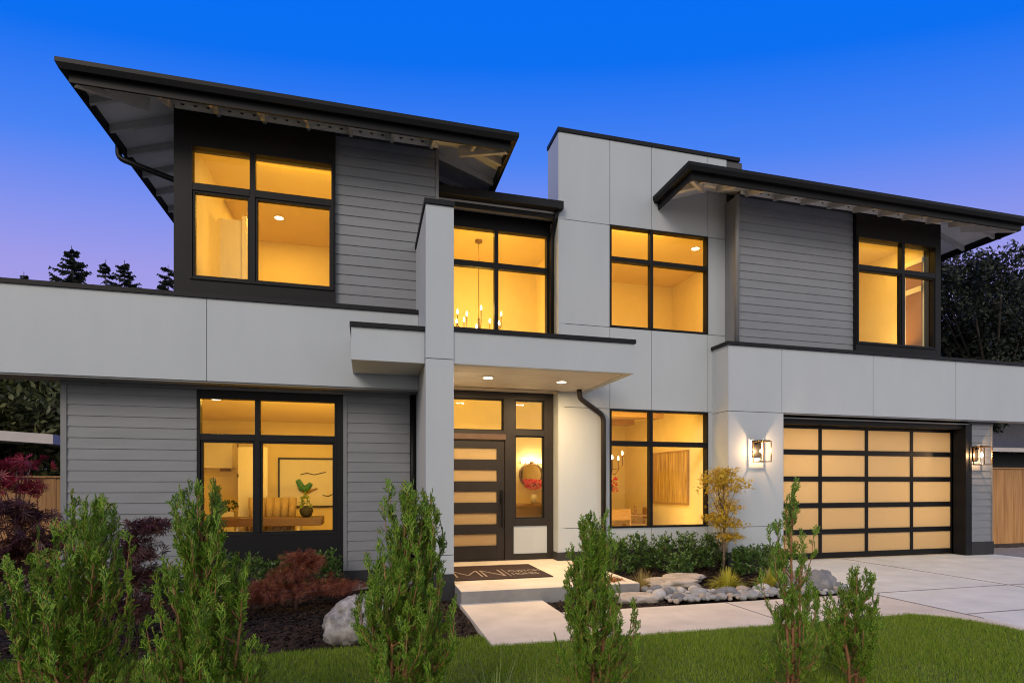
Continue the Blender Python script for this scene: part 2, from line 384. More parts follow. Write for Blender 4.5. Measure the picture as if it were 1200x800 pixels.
def make_window(name, x0, x1, z0, z1, Y, ux, uz, fw=.035, mw=.065, depth=.10, mat='black', low_in=.0):
    """frame with one mullion and one transom rail, four panes"""
    f = MB()
    f.box(x0, x0 + fw, Y - .02, Y + depth, z0, z1); f.box(x1 - fw, x1, Y - .02, Y + depth, z0, z1)
    f.box(x0 + fw, x1 - fw, Y - .02, Y + depth, z1 - fw, z1); f.box(x0 + fw, x1 - fw, Y - .02, Y + depth, z0, z0 + fw)
    f.box(ux - mw / 2, ux + mw / 2, Y - .016, Y + depth - .01, z0 + fw, z1 - fw)
    f.box(x0 + fw, ux - mw / 2, Y - .016, Y + depth - .01, uz - mw * .7, uz + mw * .7)
    f.box(ux + mw / 2, x1 - fw, Y - .016, Y + depth - .01, uz - mw * .7, uz + mw * .7)
    if low_in:   # slimmer inner sash of the lower lights
        for a, b in ((x0 + fw, ux - mw / 2), (ux + mw / 2, x1 - fw)):
            c, d = z0 + fw, uz - mw * .7
            f.box(a, a + low_in, Y, Y + depth - .02, c, d); f.box(b - low_in, b, Y, Y + depth - .02, c, d)
            f.box(a + low_in, b - low_in, Y, Y + depth - .02, c, c + low_in); f.box(a + low_in, b - low_in, Y, Y + depth - .02, d - low_in, d)
    w_ = f.build(name, M[mat], house, bevel=.004)
    for a, b in ((x0 + fw, ux - mw / 2), (ux + mw / 2, x1 - fw)):
        for c, d in ((z0 + fw, uz - mw * .7), (uz + mw * .7, z1 - fw)):
            p = MB(); p.box(a - .004, b + .004, Y + .050, Y + .058, c - .004, d + .004); p.build('pane', M['glass'], w_)
    return w_

# ---------------- windows (rects x0,x1,z0,z1)
def rect(u0, v0, u1, v1, Y):
    um = (u0 + u1) / 2
    return px(u0, Y), px(u1, Y), pz(u1, v1, Y), pz(u1, v0 if False else v0, Y)
W1 = (px(222.5, YB), px(391.2, YB), pz(294, 332.8, YB), pz(294, 178, YB))
W2 = (px(232.5, YS), px(394.5, YS), pz(302, 627, YS), pz(302, 466.5, YS))
W3 = (px(530, YE) - .12, px(642.5, YE), 3.72, pz(582, 268.5, YE))
W4 = (px(714.3, YT), px(829, YT), pz(763, 386.8, YT), pz(763, 269.8, YT))
W5 = (px(1004.2, YB), px(1096.5, YB), pz(1058, 406.8, YB), pz(1058, 283.5, YB))
W6 = (px(714.3, YT), px(829, YT), pz(763, 617.3, YT), pz(763, 481, YT))

# ---------------- left wing walls
s = MB(); siding(s, X_L + .07, px(232.5, YS) - .02, .17, Z_BL0 + .02, YS); s.build('siding_wall', M['siding'], house); s = MB()
siding(s, px(402.5, YS) + .05, X_FIN0 - .02, .17, Z_BL0 + .02, YS); s.build('siding_wall', M['siding'], house)
s = MB(); s.box(X_L, X_L + .07, YS - .028, YS + .03, .17, Z_BL0); s.build('corner_trim', M['trimgrey'], house); s = MB(); s.box(px(402.5, YS) - .002, px(402.5, YS) + .05, YS - .028, YS - .001, .17, Z_BL0)
s.build('corner_trim', M['trimgrey'], house)
s = MB(); gridwall(s, X_L + .02, X_UL1, .1, Z_BL0, YS + .001, YS + .14, [W2]); s.build('wall_core', M['joint'], house)
s = MB(); siding(s, px(391.2, YS) + .01, X_UL1 - .05, Z_BL1 + .06, ZTOP, YS); s.build('siding_wall', M['siding'], house)
s = MB(); s.box(X_UL1 - .05, X_UL1, YS - .03, YS + .04, Z_BL1 + .05, ZTOP); s.build('corner_trim', M['trimgrey'], house)
s = MB(); gridwall(s, X_UL0 + .02, X_UL1 - .012, Z_BL1 - .4, ZTOP + .1, YS + .001, YS + .14, [(W1[0], W1[1], W1[2], W1[3])])
s.build('wall_core', M['joint'], house)
# right return and left return of the upper left volume, rear shell
s = MB(); s.box(X_UL1 - .14, X_UL1 - .004, YS + .04, 14, Z_BL1 - .3, ZTOP); s.box(X_UL0 + .03, X_UL0 + .16, YS + .2, 14, Z_BL1 - .3, ZTOP)
s.box(X_UL0 + .16, X_UL1 - .14, 13.85, 14, Z_BL1 - .3, ZTOP); s.box(X_L + .02, X_L + .15, YS + .145, 14, .1, Z_BL1 - .6); s.box(X_L + .15, X_UL1, 13.86, 14.01, .1, Z_BL1 - .4)
s.build('side_wall', M['siding'], house)
# black box round the upper left window
bw = MB(); gridwall(bw, X_UL0, px(391.2, YB) + .02, Z_BL1 + .03, ZTOP + .05, YB, YB + .13, [W1]); bw.box(X_UL0, X_UL0 + .16, YB + .13, YS + .2, Z_BL1 + .03, ZTOP + .05)
bw.build('window_surround', M['black'], house)
make_window('window', *W1, YB, px(296, YB), pz(296, 227, YB), .035, .075, low_in=.03)
# black surround of the office window
bw = MB(); gridwall(bw, px(231.5, YS), px(402.5, YS) - .006, .17, Z_BL0 - .02, YS - .03, YS, [W2]); bw.build('window_surround', M['black'], house)
make_window('window', *W2, YS - .012, px(302, YS), pz(302, 513, YS), .03, .07, low_in=.03)
# left parapet band and its flashing
XB0 = -9.0
s = MB(); xj = px(242.5, YBL); panels(s, [(XB0, px(-180, YBL), Z_BL0, Z_BL1), (px(-180, YBL), xj, Z_BL0, Z_BL1), (xj, X_FIN0, Z_BL0, Z_BL1)], YBL, gap=.004)
s.build('parapet_panel', M['panel'], house)
s = MB(); s.box(XB0, X_FIN0 - .002, YBL, YS - .05, Z_BL0 + .005, Z_BL1); s.box(X_UL0 - 3, X_UL1, YS - .05, YS, Z_BL0 + .3, Z_BL1 - .004); s.build('parapet_core', M['joint'], house)
s = MB(); s.box(XB0, X_FIN0 - .002, YBL - .04, YBL + .30, Z_BL1, Z_BL1 + .06); s.box(X_UL0 + .1, X_FIN0 - .002, YBL + .30, YS - .035, Z_BL1 + .01, Z_BL1 + .05); s.build('parapet_flashing', M['cap'], house)
s = MB(); s.box(XB0, X_FIN0 - .002, YBL + .004, YS - .06, Z_BL0 - .02, Z_BL0 + .004); s.box(X_L, X_FIN0 - .01, YS - .06, YS - .032, Z_BL0 - .05, Z_BL0 + .004); s.build('soffit', M['trimgrey'], house)
s = MB(); s.box(X_L + .15, X_UL1 - .15, YS + .14, 13.86, Z_BL1 - .55, Z_BL1 - .4); s.build('flat_roof', M['bounce_membrane'], house)
s = MB(); s.box(X_L + .01, X_FIN0, YS - .012, YS + .1, -.2, .168); s.build('foundation', M['foundation'], house)
# small box left of the fin
bx0 = px(411.6, YF + .1)
s = MB(); s.box(bx0, X_FIN0 - .003, YF + .1, YBL - .016, 3.12, 3.55); s.build('canopy', M['panel'], house, bevel=.004)
s = MB(); s.box(bx0 - .02, X_FIN0 - .003, YF + .07, YBL - .016, 3.551, 3.61); s.build('canopy_flashing', M['cap'], house)
# ---------------- fin
s = MB(); zj = [.29, .55, pz(502, 419.5, YF), 5.22]
for a, b in zip(zj, zj[1:]):
    s.box(X_FIN0, X_FIN1, YF, 9.0, a + .004, b - .004)
s.build('fin_wall', M['panel'], house, bevel=.003)
s = MB(); s.box(X_FIN0 + .01, X_FIN1 - .01, YF + .01, 8.99, -.2, 5.2); s.box(X_FIN0 - .012, X_FIN1 + .008, YF - .012, 8.9, -.2, .289); s.build('fin_base', M['foundation'], house)
s = MB(); s.box(X_FIN0 - .02, X_FIN1 + .01, YF - .025, 8.93, 5.22, 5.285); s.build('parapet_flashing', M['cap'], house)
# ---------------- canopy over the porch
cx1 = px(744, YF)
s = MB(); s.box(X_FIN1 + .002, cx1, YF + .02, YF + .14, 3.12, 3.555); s.box(cx1 - .12, cx1, YF + .14, YT - .016, 3.12, 3.555); s.build('canopy', M['panel'], house, bevel=.004)
s = MB(); s.box(X_FIN1 + .002, cx1 + .02, YF - .005, YT - .016, 3.556, 3.615); s.build('canopy_flashing', M['cap'], house)
s = MB()
for i in range(5):
    y0 = YF + .142 + i * (YE - YF - .15) / 5; y1 = YF + .142 + (i + 1) * (YE - YF - .15) / 5 - .006
    x1 = cx1 - .122 if i < 4 else X_T - .01
    if i == 3: y1 = YT - .02
    s.box(X_FIN1 + .002, x1, y0, y1, 3.128, 3.15)
s.build('canopy_soffit', M['soffit'], house)
s = MB(); s.box(X_FIN1 + .002, cx1 - .122, YF + .142, YT - .02, 3.16, 3.55); s.box(X_FIN1 + .002, X_T - .01, YT - .02, YE - .03, 3.16, 3.55); s.build('canopy_core', M['joint'], house)
# ---------------- entry wall (upper window wall and door wall)
dz0 = .15
tr_l = (px(532, YE) - .45, px(589.4, YE), pz(560, 504, YE), pz(560, 467, YE))
tr_r = (px(603, YE), px(636.8, YE), pz(620, 504, YE), pz(620, 469.5, YE))
sl_ = (px(603, YE), px(636.8, YE), pz(620, 607, YE), pz(620, 511, YE))
dr = (px(591, YE) - 1.12, px(591, YE), dz0 + .02, pz(560, 515, YE))
pn = (px(601, YE), px(640, YE), pz(620, 647.5, YE), pz(620, 615.5, YE))
s = MB(); gridwall(s, X_UL1, X_T - .002, dz0, 3.125, YE - .06, YE + .08, [tr_l, tr_r, sl_, dr, pn]); s.build('entry_frame', M['bronze'], house, bevel=.003)
s = MB(); gridwall(s, X_UL1, X_T - .002, 3.18, 6.30, YE, YE + .14, [W3]); s.build('window_surround', M['black'], house)
s = MB(); s.box(*pn[:2], YE - .045, YE, *pn[2:]); s.build('entry_panel', M['panel'], house)
s = MB(); s.box(dr[0], dr[1] + .01, YE - .075, YE - .0605, dr[3] + .005, dr[3] + .10); s.build('door_header', surf('stained_header', (.09, .05, .03), .4, var=.2), house)
make_window('window', *W3, YE - .01, px(581.5, YE), pz(581.5, 312, YE), .04, .07)
tw = MB()
tw.box(tr_l[0], tr_l[1], YE - .02, YE + .05, tr_l[2], tr_l[2] + .02); tw.box(tr_l[0], tr_l[1], YE - .02, YE + .05, tr_l[3] - .02, tr_l[3]); tw.box(tr_l[1] - .02, tr_l[1], YE - .02, YE + .05, tr_l[2] + .02, tr_l[3] - .02)
o = tw.build('transom_window', M['blackmetal'], house); p = MB(); p.box(tr_l[0], tr_l[1] - .015, YE + .004, YE + .012, tr_l[2] + .015, tr_l[3] - .015); p.build('pane', M['glass'], o)
for q, nm in ((tr_r, 'transom_window'), (sl_, 'sidelight_window')):
    f = MB(); fw = .02
    f.box(q[0], q[0] + fw, YE - .02, YE + .05, q[2], q[3]); f.box(q[1] - fw, q[1], YE - .02, YE + .05, q[2], q[3])
    f.box(q[0] + fw, q[1] - fw, YE - .02, YE + .05, q[2], q[2] + fw); f.box(q[0] + fw, q[1] - fw, YE - .02, YE + .05, q[3] - fw, q[3])
    o = f.build(nm, M['blackmetal'], house); p = MB(); p.box(q[0] + .015, q[1] - .015, YE + .004, YE + .012, q[2] + .015, q[3] - .015); p.build('pane', M['glass'], o)
# front door with five horizontal lights
rows = [(525, 538), (550.5, 563.5), (575.7, 588.5), (601, 614), (625.6, 639)]
lx0, lx1 = dr[0] + .14, px(581.7, YE)
lites = [(lx0, lx1, pz(558, b, YE), pz(558, a, YE)) for a, b in rows]
s = MB(); gridwall(s, dr[0] + .006, dr[1] - .006, dr[2], dr[3] - .006, YE - .03, YE + .02, lites); door = s.build('front_door', M['bronze'], house, bevel=.003)
for q in lites:
    p = MB(); p.box(q[0] - .004, q[1] + .004, YE - .012, YE + .004, q[2] - .004, q[3] + .004); p.build('pane', M['frost'], door)
hx = px(587, YE); p = MB(); p.tube([(hx, YE - .09, pz(587, 617, YE)), (hx, YE - .09, pz(587, 578, YE))], .014); p.tube([(hx, YE - .09, pz(587, 612, YE)), (hx, YE - .03, pz(587, 612, YE))], .01)
p.tube([(hx, YE - .09, pz(587, 583, YE)), (hx, YE - .03, pz(587, 583, YE))], .01); p.box(hx - .03, hx + .03, YE - .045, YE - .03, pz(587, 590, YE), pz(587, 574, YE)); p.build('handle', M['blackmetal'], door)
# flat roof of the entry bay with its black cap
s = MB(); s.box(X_UL1 - .02, X_T + .04, YE - .46, YE - .30, 6.29, 6.42); s.box(X_UL1 - .02, X_T - .02, YE - .30, 14, 6.30, 6.40); s.build('entry_roof', M['cap'], house)
s = MB(); s.box(X_UL1, X_T - .02, YE - .30, YE - .03, 6.25, 6.299); s.build('entry_soffit', M['soffit'], house)
s = MB(); s.box(X_UL1, X_T - .012, YE - .31, YE - .29, 6.17, 6.25); s.build('entry_fascia', M['black'], house)
s = MB(); xx = px(645, YE); s.box(xx, xx + .05, YE - .035, YE - .001, 3.62, 6.2); s.build('side_trim', M['soffit'], house)
# ---------------- tower
XT1 = X_UR0 + .02
cols = [X_T, px(714.3, YT), px(763, YT), px(829, YT), px(851, YT)]
zz = [.30, .72, 2.86, 4.33, 6.17, 7.70]
rs = []
for i in range(4):
    for a, b in zip(zz, zz[1:]):
        if i == 1 and b in (6.17,): rs.append((cols[1], cols[2], a, b)); continue
        rs.append((cols[i], cols[i + 1], a, b))
s = MB(); panels(s, rs, YT, [(q[0] - .004, q[1] + .004, q[2] - .004, q[3] + .004) for q in (W4, W6)], gap=.005)
s.build('panel_wall', M['panel'], house)
s = MB(); gridwall(s, X_T + .003, cols[-1] + .35, .1, 7.69, YT, YT + .15, [W4, W6]); s.build('wall_core', M['joint'], house)
s = MB(); s.box(X_T - .014, X_T + .10, YT - .01, YE + .2, .15, 3.12); s.box(X_T - .014, X_T + .10, YT - .01, YT + .57, 3.62, 7.69); s.box(X_T + .1, XT1, YT + .5, YT + .57, 6.4, 7.69); s.box(cols[-1] - .09, cols[-1] + .02, YT + .15, YT + .57, 6.5, 7.69)
s.build('tower_return', M['panel'], house)
s = MB(); s.box(X_T - .03, px(866, YT), YT - .035, YT + .59, 7.70, 7.77); s.build('parapet_flashing', M['cap'], house)
s = MB(); s.box(X_T - .03, X_G0 + .3, YT - .03, YT + .02, -.2, .295); s.box(X_T - .03, X_T + .05, YT + .02, YE - .061, .1, .295); s.build('foundation', M['foundation'], house)
make_window('window', *W4, YT - .012, px(763, YT), pz(763, 308.5, YT), .03, .06)
make_window('window', *W6, YT - .012, px(762.4, YT), pz(763, 520, YT), .03, .065)
# ---------------- garage: pier, band, column
xg = [X_G0, px(915.6, YP), px(1022.5, YP), px(1119, YP), px(1300, YP)]
XBG1 = xg[-1]
s = MB(); panels(s, [(a, b, Z_BG0, Z_BG1) for a, b in zip(xg, xg[1:])] + [(X_G0, X_PIER, .72, Z_BG0), (X_G0, X_PIER, .26, .72)], YP, gap=.005); s.build('parapet_panel', M['panel'], house)
s = MB(); s.box(X_G0 - .014, X_G0, YP - .013, YT - .016, .26, 2.825); s.box(X_G0 - .014, X_G0, YP - .013, YT - .016, 2.835, Z_BG1); s.build('pier_return', M['panel'], house)
s = MB(); s.box(X_G0 + .002, XBG1, YP, YS - .05, Z_BG0 + .006, Z_BG1 - .002); s.box(X_G0 + .002, X_PIER - .004, YP, YG + .1, .1, Z_BG0 + .006); s.box(X_PIER - .004, X_C1, YS - .05, YG + .15, 2.77, Z_BG1 - .1); s.build('parapet_core', M['joint'], house)
s = MB(); s.box(X_PIER - .003, X_PIER + .012, YP - .010, YG - .03, .1, Z_BG0); s.build('garage_jamb', M['panel'], house)
s = MB(); s.box(X_G0 - .05, XBG1, YP - .05, YP + .25, Z_BG1 + .001, Z_BG1 + .06); s.box(X_G0 - .05, X_G0 + .2, YP + .25, YT - .02, Z_BG1 + .001, Z_BG1 + .06); s.box(X_G0 + .2, XBG1, YP + .25, YS - .04, Z_BG1 + .01, Z_BG1 + .05); s.build('parapet_flashing', M['cap'], house)
s = MB(); s.box(X_PIER + .013, XBG1, YP + .006, YS - .05, Z_BG0 - .02, Z_BG0 + .004); s.box(X_PIER + .013, X_C0 - .1, YS - .05, YS + .02, Z_BG0 - .08, Z_BG0 - .004); s.build('soffit', M['trimgrey'], house)
s = MB(); s.box(X_G0 - .02, X_PIER + .015, YP - .03, YP + .12, -.2, .255); s.build('foundation', M['foundation'], house)
XD0, XD1 = X_PIER - .12, px(1118.5, YG)
s = MB(); s.box(X_C0 - .17, X_C0, YS - .035, YG + .12, .0, 2.77); s.box(XD1 - .01, X_C0 - .17, YG - .03, YG + .12, .0, 2.77); s.box(XD0, X_C0 - .17, YS + .021, YG + .12, 2.66, 2.765); s.build('garage_frame', M['black'], house, bevel=.004)
s = MB(); siding(s, X_C0 + .002, X_C1 - .02, .28, Z_BG0 - .021, YS, exp=.15); s.build('siding_wall', M['siding'], house)
s = MB(); s.box(X_C1 - .02, X_C1, YS - .028, YS + .05, .28, Z_BG0 - .021); s.build('corner_trim', M['trimgrey'], house)
s = MB(); s.box(X_C0 + .002, X_C1 - .02, YS, YS + .2, .1, Z_BG0); s.box(X_C1 - .15, X_C1 - .01, YS + .2, 14, .1, Z_BG0); s.box(7.0, X_C1, 13.86, 14, .1, Z_BG0); s.build('side_wall', M['siding'], house)
s = MB(); s.box(X_C0 - .01, X_C1 + .02, YS - .04, YS + .15, -.2, .278); s.build('foundation', M['foundation'], house)
s = MB(); s.box(X_UR0 + .1, X_C1 - .02, YG + .15, 13.95, 3.3, 3.42); s.build('flat_roof', M['bounce_membrane'], house)
# sectional garage door: frame and twenty frosted panes
gz = [PZ for PZ in (.0, 2.66)]
s = MB(); ncol, nrow = 4, 5; st = .075
gx0, gx1 = px(960.2, YG) - (px(1068.6, YG) - px(960.2, YG)) / 2 - .04, XD1 - .01
xb = [gx0, px(961.5, YG), px(1015.8, YG), px(1068.6, YG), gx1]
zg = [.02 + i * (2.66 - .02) / 5 for i in range(6)]
pr = []
for i in range(4):
    for j in range(5):
        a = xb[i] + (st / 2 if i else .06); b = xb[i + 1] - (st / 2 if i < 3 else .09)
        c = zg[j] + (.05 if j else .11); d = zg[j + 1] - (.05 if j < 4 else .06); pr.append((a, b, c, d))
gridwall(s, gx0, gx1, .012, 2.655, YG, YG + .05, pr)
gd = s.build('garage_door', M['blackmetal'], house, bevel=.003)
for q in pr:
    p = MB(); p.box(q[0] - .003, q[1] + .003, YG + .015, YG + .023, q[2] - .003, q[3] + .003); p.build('pane', M['frost'], gd)
# ---------------- upper right volume
s = MB(); siding(s, X_UR0 + .07, px(1003.5, YS) + .005, Z_BG1 + .07, ZTOP, YS); s.build('siding_wall', M['siding'], house)
s = MB(); s.box(X_UR0, X_UR0 + .07, YS - .03, YT - .016, Z_BG1 + .06, ZTOP); s.build('corner_trim', M['trimgrey'], house)
s = MB(); gridwall(s, X_UR0 + .075, X_UR1 - .05, Z_BG1 - .3, ZTOP + .1, YS + .001, YS + .14, [W5]); s.build('wall_core', M['joint'], house)
bw = MB(); gridwall(bw, px(1003.5, YB), X_UR1, Z_BG1 + .055, ZTOP + .05, YB, YB + .13, [W5]); bw.box(X_UR1 - .14, X_UR1, YB + .13, YS + .2, Z_BG1 + .055, ZTOP + .05); bw.build('window_surround', M['black'], house)
make_window('window', *W5, YB, px(1058, YB), pz(1058, 319, YB), .03, .07, low_in=.025)
s = MB(); s.box(X_UR1 - .15, X_UR1 - .01, YS + .2, 14, Z_BG1 - .3, ZTOP); s.box(X_UR0 + .1, X_UR1 - .15, 13.86, 14, Z_BG1 - .5, ZTOP); s.build('side_wall', M['siding'], house)

# ---------------- hip roofs with exposed rafters
def clip(poly, a, b, c):
    o = []
    for i in range(len(poly)):
        p, q = poly[i], poly[(i + 1) % len(poly)]; dp, dq = a * p[0] + b * p[1] + c, a * q[0] + b * q[1] + c
        if dp >= -1e-9: o.append(p)
        if dp * dq < -1e-12:
            t = dp / (dp - dq); o.append((p[0] + t * (q[0] - p[0]), p[1] + t * (q[1] - p[1])))
    return o
PITCH, ZS = .33, 6.70
def hip_roof(x0, x1, y0, y1, domains, wx0, wx1, wy, side_y, left_clip=None):
    d = {'f': (0, 1, -y0), 'l': (1, 0, -x0), 'r': (-1, 0, x1), 'b': (0, -1, y1)}
    top, under = MB(), MB()
    for dom in domains:
        for k, (a, b, c) in d.items():
            poly = [(dom[0], dom[2]), (dom[1], dom[2]), (dom[1], dom[3]), (dom[0], dom[3])]
            for k2, (a2, b2, c2) in d.items():
                if k2 != k and poly: poly = clip(poly, a2 - a, b2 - b, c2 - c)
            if len(poly) < 3: continue
            zf = lambda x, y, o=0.0: ZS + PITCH * (a * x + b * y + c) + o
            under.prism(poly, lambda x, y: zf(x, y), lambda x, y: zf(x, y, .018)); top.prism(poly, lambda x, y: zf(x, y, .02), lambda x, y: zf(x, y, .085))
    roof = top.build('roof', M['roofing'], house); under.build('sheathing', M['sheath'], roof)
    ye = left_clip if left_clip else y1
    f = MB(); f.box(x0, x1, y0 - .03, y0, ZS - .14, ZS + .09); f.box(x0 - .03, x0, y0 - .03, ye, ZS - .14, ZS + .09); f.box(x1, x1 + .03, y0 - .03, y1, ZS - .14, ZS + .09); f.build('fascia', M['black'], roof)
    g = MB()
    def gut(p, q, nx, ny, m0=0, m1=0):
        prof = [(0, -.035), (.075, -.035), (.105, .03), (.105, .085), (.085, .095), (0, .095)]
        b = len(g.v)
        for e, mm in ((p, m0), (q, m1)):   # m: mitre the end along the run
            for o_, z in prof: g.v.append((e[0] + nx * o_ + (mm * o_ if ny else 0), e[1] + ny * o_ + (mm * o_ if nx else 0), ZS + .004 + z))
        n = len(prof)
        for i in range(n): j = (i + 1) % n; g.f.append((b + i, b + j, b + n + j, b + n + i)); g.m.append(0)
        g.f.append(tuple(b + i for i in range(n))); g.f.append(tuple(b + n + i for i in reversed(range(n)))); g.m += [0, 0]
    gut((x0 - .032, y0 - .032), (x1 + .032, y0 - .032), 0, -1, -.98, .98); gut((x0 - .032, y0 - .032), (x0 - .032, ye), -1, 0, -.98, 0); gut((x1 + .032, y0 - .032), (x1 + .032, y1), 1, 0, -.98, 0)
    g.build('gutter', M['blackmetal'], roof)
    H, Wd = .105, .045
    def raft(p, q, pd, qd, w=Wd, h=H):
        m_ = MB(); m_.beam((p[0], p[1], ZS + PITCH * pd - .002), (q[0], q[1], ZS + PITCH * qd - .002), w, h); m_.build('rafter', M['rafter'], roof)
    x = x0 + .32
    while x < x1 - .2:
        l = min(wy - y0, x - x0 - .06, x1 - x - .06)
        raft((x, y0 + .002), (x, y0 + l), .002, l); x += .61
    for sgn, xe, wx, yend in ((1, x0, wx0, ye), (-1, x1, wx1, y1)):
        y = y0 + .45
        while y < min(side_y, yend) - .05:
            l = min(abs(wx - xe), y - y0 - .06)
            raft((xe + sgn * .002, y), (xe + sgn * l, y), .002, l); y += .61
        l = min(abs(wx - xe), wy - y0, (yend - y0))
        raft((xe + sgn * .02, y0 + .02), (xe + sgn * l, y0 + l), .02, l, .06, .16)
    bl = MB(); rise = ZS + PITCH * (wy - y0)
    bl.cur = 0; bl.box(wx0 + .02, wx1 - .02, wy - .028, wy - .003, ZTOP - .005, rise - .004)
    bl.cur = 1; x = x0 + .32
    while x < x1:
        for k in (.14, .305, .47):
            cx = x + k
            if wx0 + .05 < cx < wx1 - .05:
                bl.tube([(cx, wy - .0315, ZTOP + .062), (cx, wy - .026, ZTOP + .062)], .027, 10)
        x += .61
    bl.build('blocking', [M['sheath'], M['joint']], roof)
    return roof
YEV = 8.22
xl0, xl1 = px(63.8, 8.12) + .15, px(605, 8.12) - .1
hip_roof(xl0, xl1, YEV, 14.9, [(xl0, xl1, YEV, 14.9)], X_UL0, X_UL1, YS - .09, 13.0)
xr0, xr1 = px(810.4, 8.12) + .06, 12.62
hip_roof(xr0, xr1, YEV, 14.9, [(xr0, xr1, YEV, YT - .016), (X_UR0 + .02, xr1, YT - .016, 14.9)], X_UR0 + .02, X_UR1, YS - .09, 13.0, left_clip=YT - .016)

# ---------------- downspouts
def spout(pts, r=.042, mat='blackmetal'):
    d = MB(); d.tube(pts, r, 10); d.build('downspout', M[mat], house, smooth=True)
def curve(p):
    """soften the corners of a polyline"""
    p = [np.array(q, float) for q in p]; o = [p[0]]
    for i in range(1, len(p) - 1):
        a, b, c = p[i - 1], p[i], p[i + 1]; l = min(.12, np.linalg.norm(a - b) * .45, np.linalg.norm(c - b) * .45)
        s0 = b + (a - b) / np.linalg.norm(a - b) * l; s1 = b + (c - b) / np.linalg.norm(c - b) * l
        for t in (0, .25, .5, .75, 1): o.append((1 - t) ** 2 * s0 + 2 * t * (1 - t) * b + t * t * s1)
    o.append(p[-1]); return o
yl = 9.75
spout(curve([(xl0 - .07, yl, ZS - .02), (xl0 - .07, yl, ZS - .22), (X_UL0 - .05, yl - .1, ZS - .55), (X_UL0 - .05, yl - .1, Z_BL1 + .1)]))
x_ = px(483.5, YS - .06); spout([(x_, YS - .07, .1), (x_, YS - .07, Z_BL0 - .03)], .045)
x_ = px(650.5, YE - .3); spout(curve([(x_ + .02, YE - .37, 6.29), (x_ - .0, YE - .2, 6.05), (x_ - .005, YE - .14, 5.9), (x_ - .005, YE - .14, 3.62)]), .04)
x_ = px(707, YT - .06); x2 = px(680, YT - .35); spout(curve([(x2, YT - .30, 3.125), (x2 + .02, YT - .28, 2.98), (x_, YT - .07, 2.72), (x_, YT - .07, .2)]), .045, 'bronze')
x_ = X_UR0 - .05; spout(curve([(x_ + .03, YS - .08, ZTOP - .02), (x_ + .03, YS - .08, ZTOP - .2), (x_ + .03, YS - .07, Z_BG1 + .07)]), .04, 'trimgrey')

# ------------------------------------------------------------------ rooms
def room(x0, x1, y0, y1, z0, z1, wall='cream', floor='oak'):
    a = MB(); a.box(x0, x1, y1, y1 + .05, z0, z1); a.box(x0 - .05, x0, y0, y1 + .05, z0, z1); a.box(x1, x1 + .05, y0, y1 + .05, z0, z1); a.build('room_wall', M[wall], house)
    a = MB(); a.box(x0, x1, y0, y1, z1, z1 + .05); a.build('room_ceiling', M['ceil'], house)
    a = MB(); a.box(x0, x1, y0, y1, z0 - .05, z0); a.build('room_floor', M[floor], house)
dl_n = 0
def downlight(x, y, z, label, energy, group='recessed ceiling lights', size=.075, col=WARM):
    o = thing('recessed_light', label, 'ceiling light', (x, y, z), group)
    r = MB(); r.lathe((x, y, z - .012), [(size + .02, .010), (size + .022, .002), (size, 0.0), (size, .010)], 20); r.build('trim_ring', M['whitepaint'], o, smooth=False)
    r = MB(); r.lathe((x, y, z - .010), [(size - .002, 0), (size - .002, .006)], 20); r.build('lens', M['lamp'], o)
    lamp('downlight_lamp', 'AREA', (x, y, z - .03), energy, size=size * 1.8, col=col)
# upper left bedroom
room(X_UL0 + .2, X_UL1 - .16, YS + .15, 12.5, 4.1, 6.55)
downlight(*(lambda t: (t * (SN + (327 - HX) / F * CS), t * (CS - (327 - HX) / F * SN)))((6.55 - EYE) * F / (HY - 255)), 6.55, 'round lit ceiling lamp seen through the upper left window', 26)
lamp('bedroom_fill', 'AREA', (-.8, YS + .42, 6.5), 23.7, size=1.8, size_y=.25, rot=(R(28), 0, 0))  # unseen strip behind the window head, added to light the back wall evenly
a = MB(); a.box(X_UL0 + .2, X_UL0 + .55, 10.6, 10.66, 4.1, 6.1); a.box(X_UL0 + .55, X_UL0 + .62, 10.57, 10.69, 4.1, 6.17); a.build('interior_door_casing', M['whitepaint'], house)
# office
room(X_L + .25, X_UL1 - .16, YS + .15, 12.9, .15, 2.84)
downlight(px(252.5, 9.62), 9.62, 2.84, 'bright round ceiling lamp at the top corner of the office window', 20)
lamp('office_fill', 'AREA', (-.9, YS + .35, 2.79), 35.1, size=2.2, size_y=.2, rot=(R(32), 0, 0))  # added fill, out of sight above the office window
lamp('office_back_lamp', 'AREA', (-1.6, 11.3, 2.82), 21.6, size=.5)
# foyer, two storeys high
room(X_UL1 + .02, X_T + .50, YE + .15, 11.6, .15, 6.22)
lamp('foyer_fill', 'AREA', (2.2, YE + .45, 6.15), 32.4, size=1.2, size_y=.3, rot=(R(20), 0, 0))  # added fill, tucked out of view at the front wall
lamp('foyer_low_fill', 'AREA', (2.0, YE + .40, 3.25), 26.4, size=1.2, size_y=.3, rot=(R(25), 0, 0))  # second unseen fill added for the lower foyer
# dining room
room(X_T + .62, px(829, YT) + .02, YT + .17, 12.8, .15, 2.98)
lamp('dining_fill', 'AREA', (5.0, YT + .40, 2.93), 26.8, size=1.6, size_y=.22, rot=(R(28), 0, 0))  # added fill, hidden above the dining window
a = MB(); wx = px(829, YT) + .02
for yb in (10.5, 11.8): a.box(X_T + .63, wx - .35, yb - .18, yb + .18, 2.86, 2.979)
a.build('ceiling_beam', M['woodchair'], house)
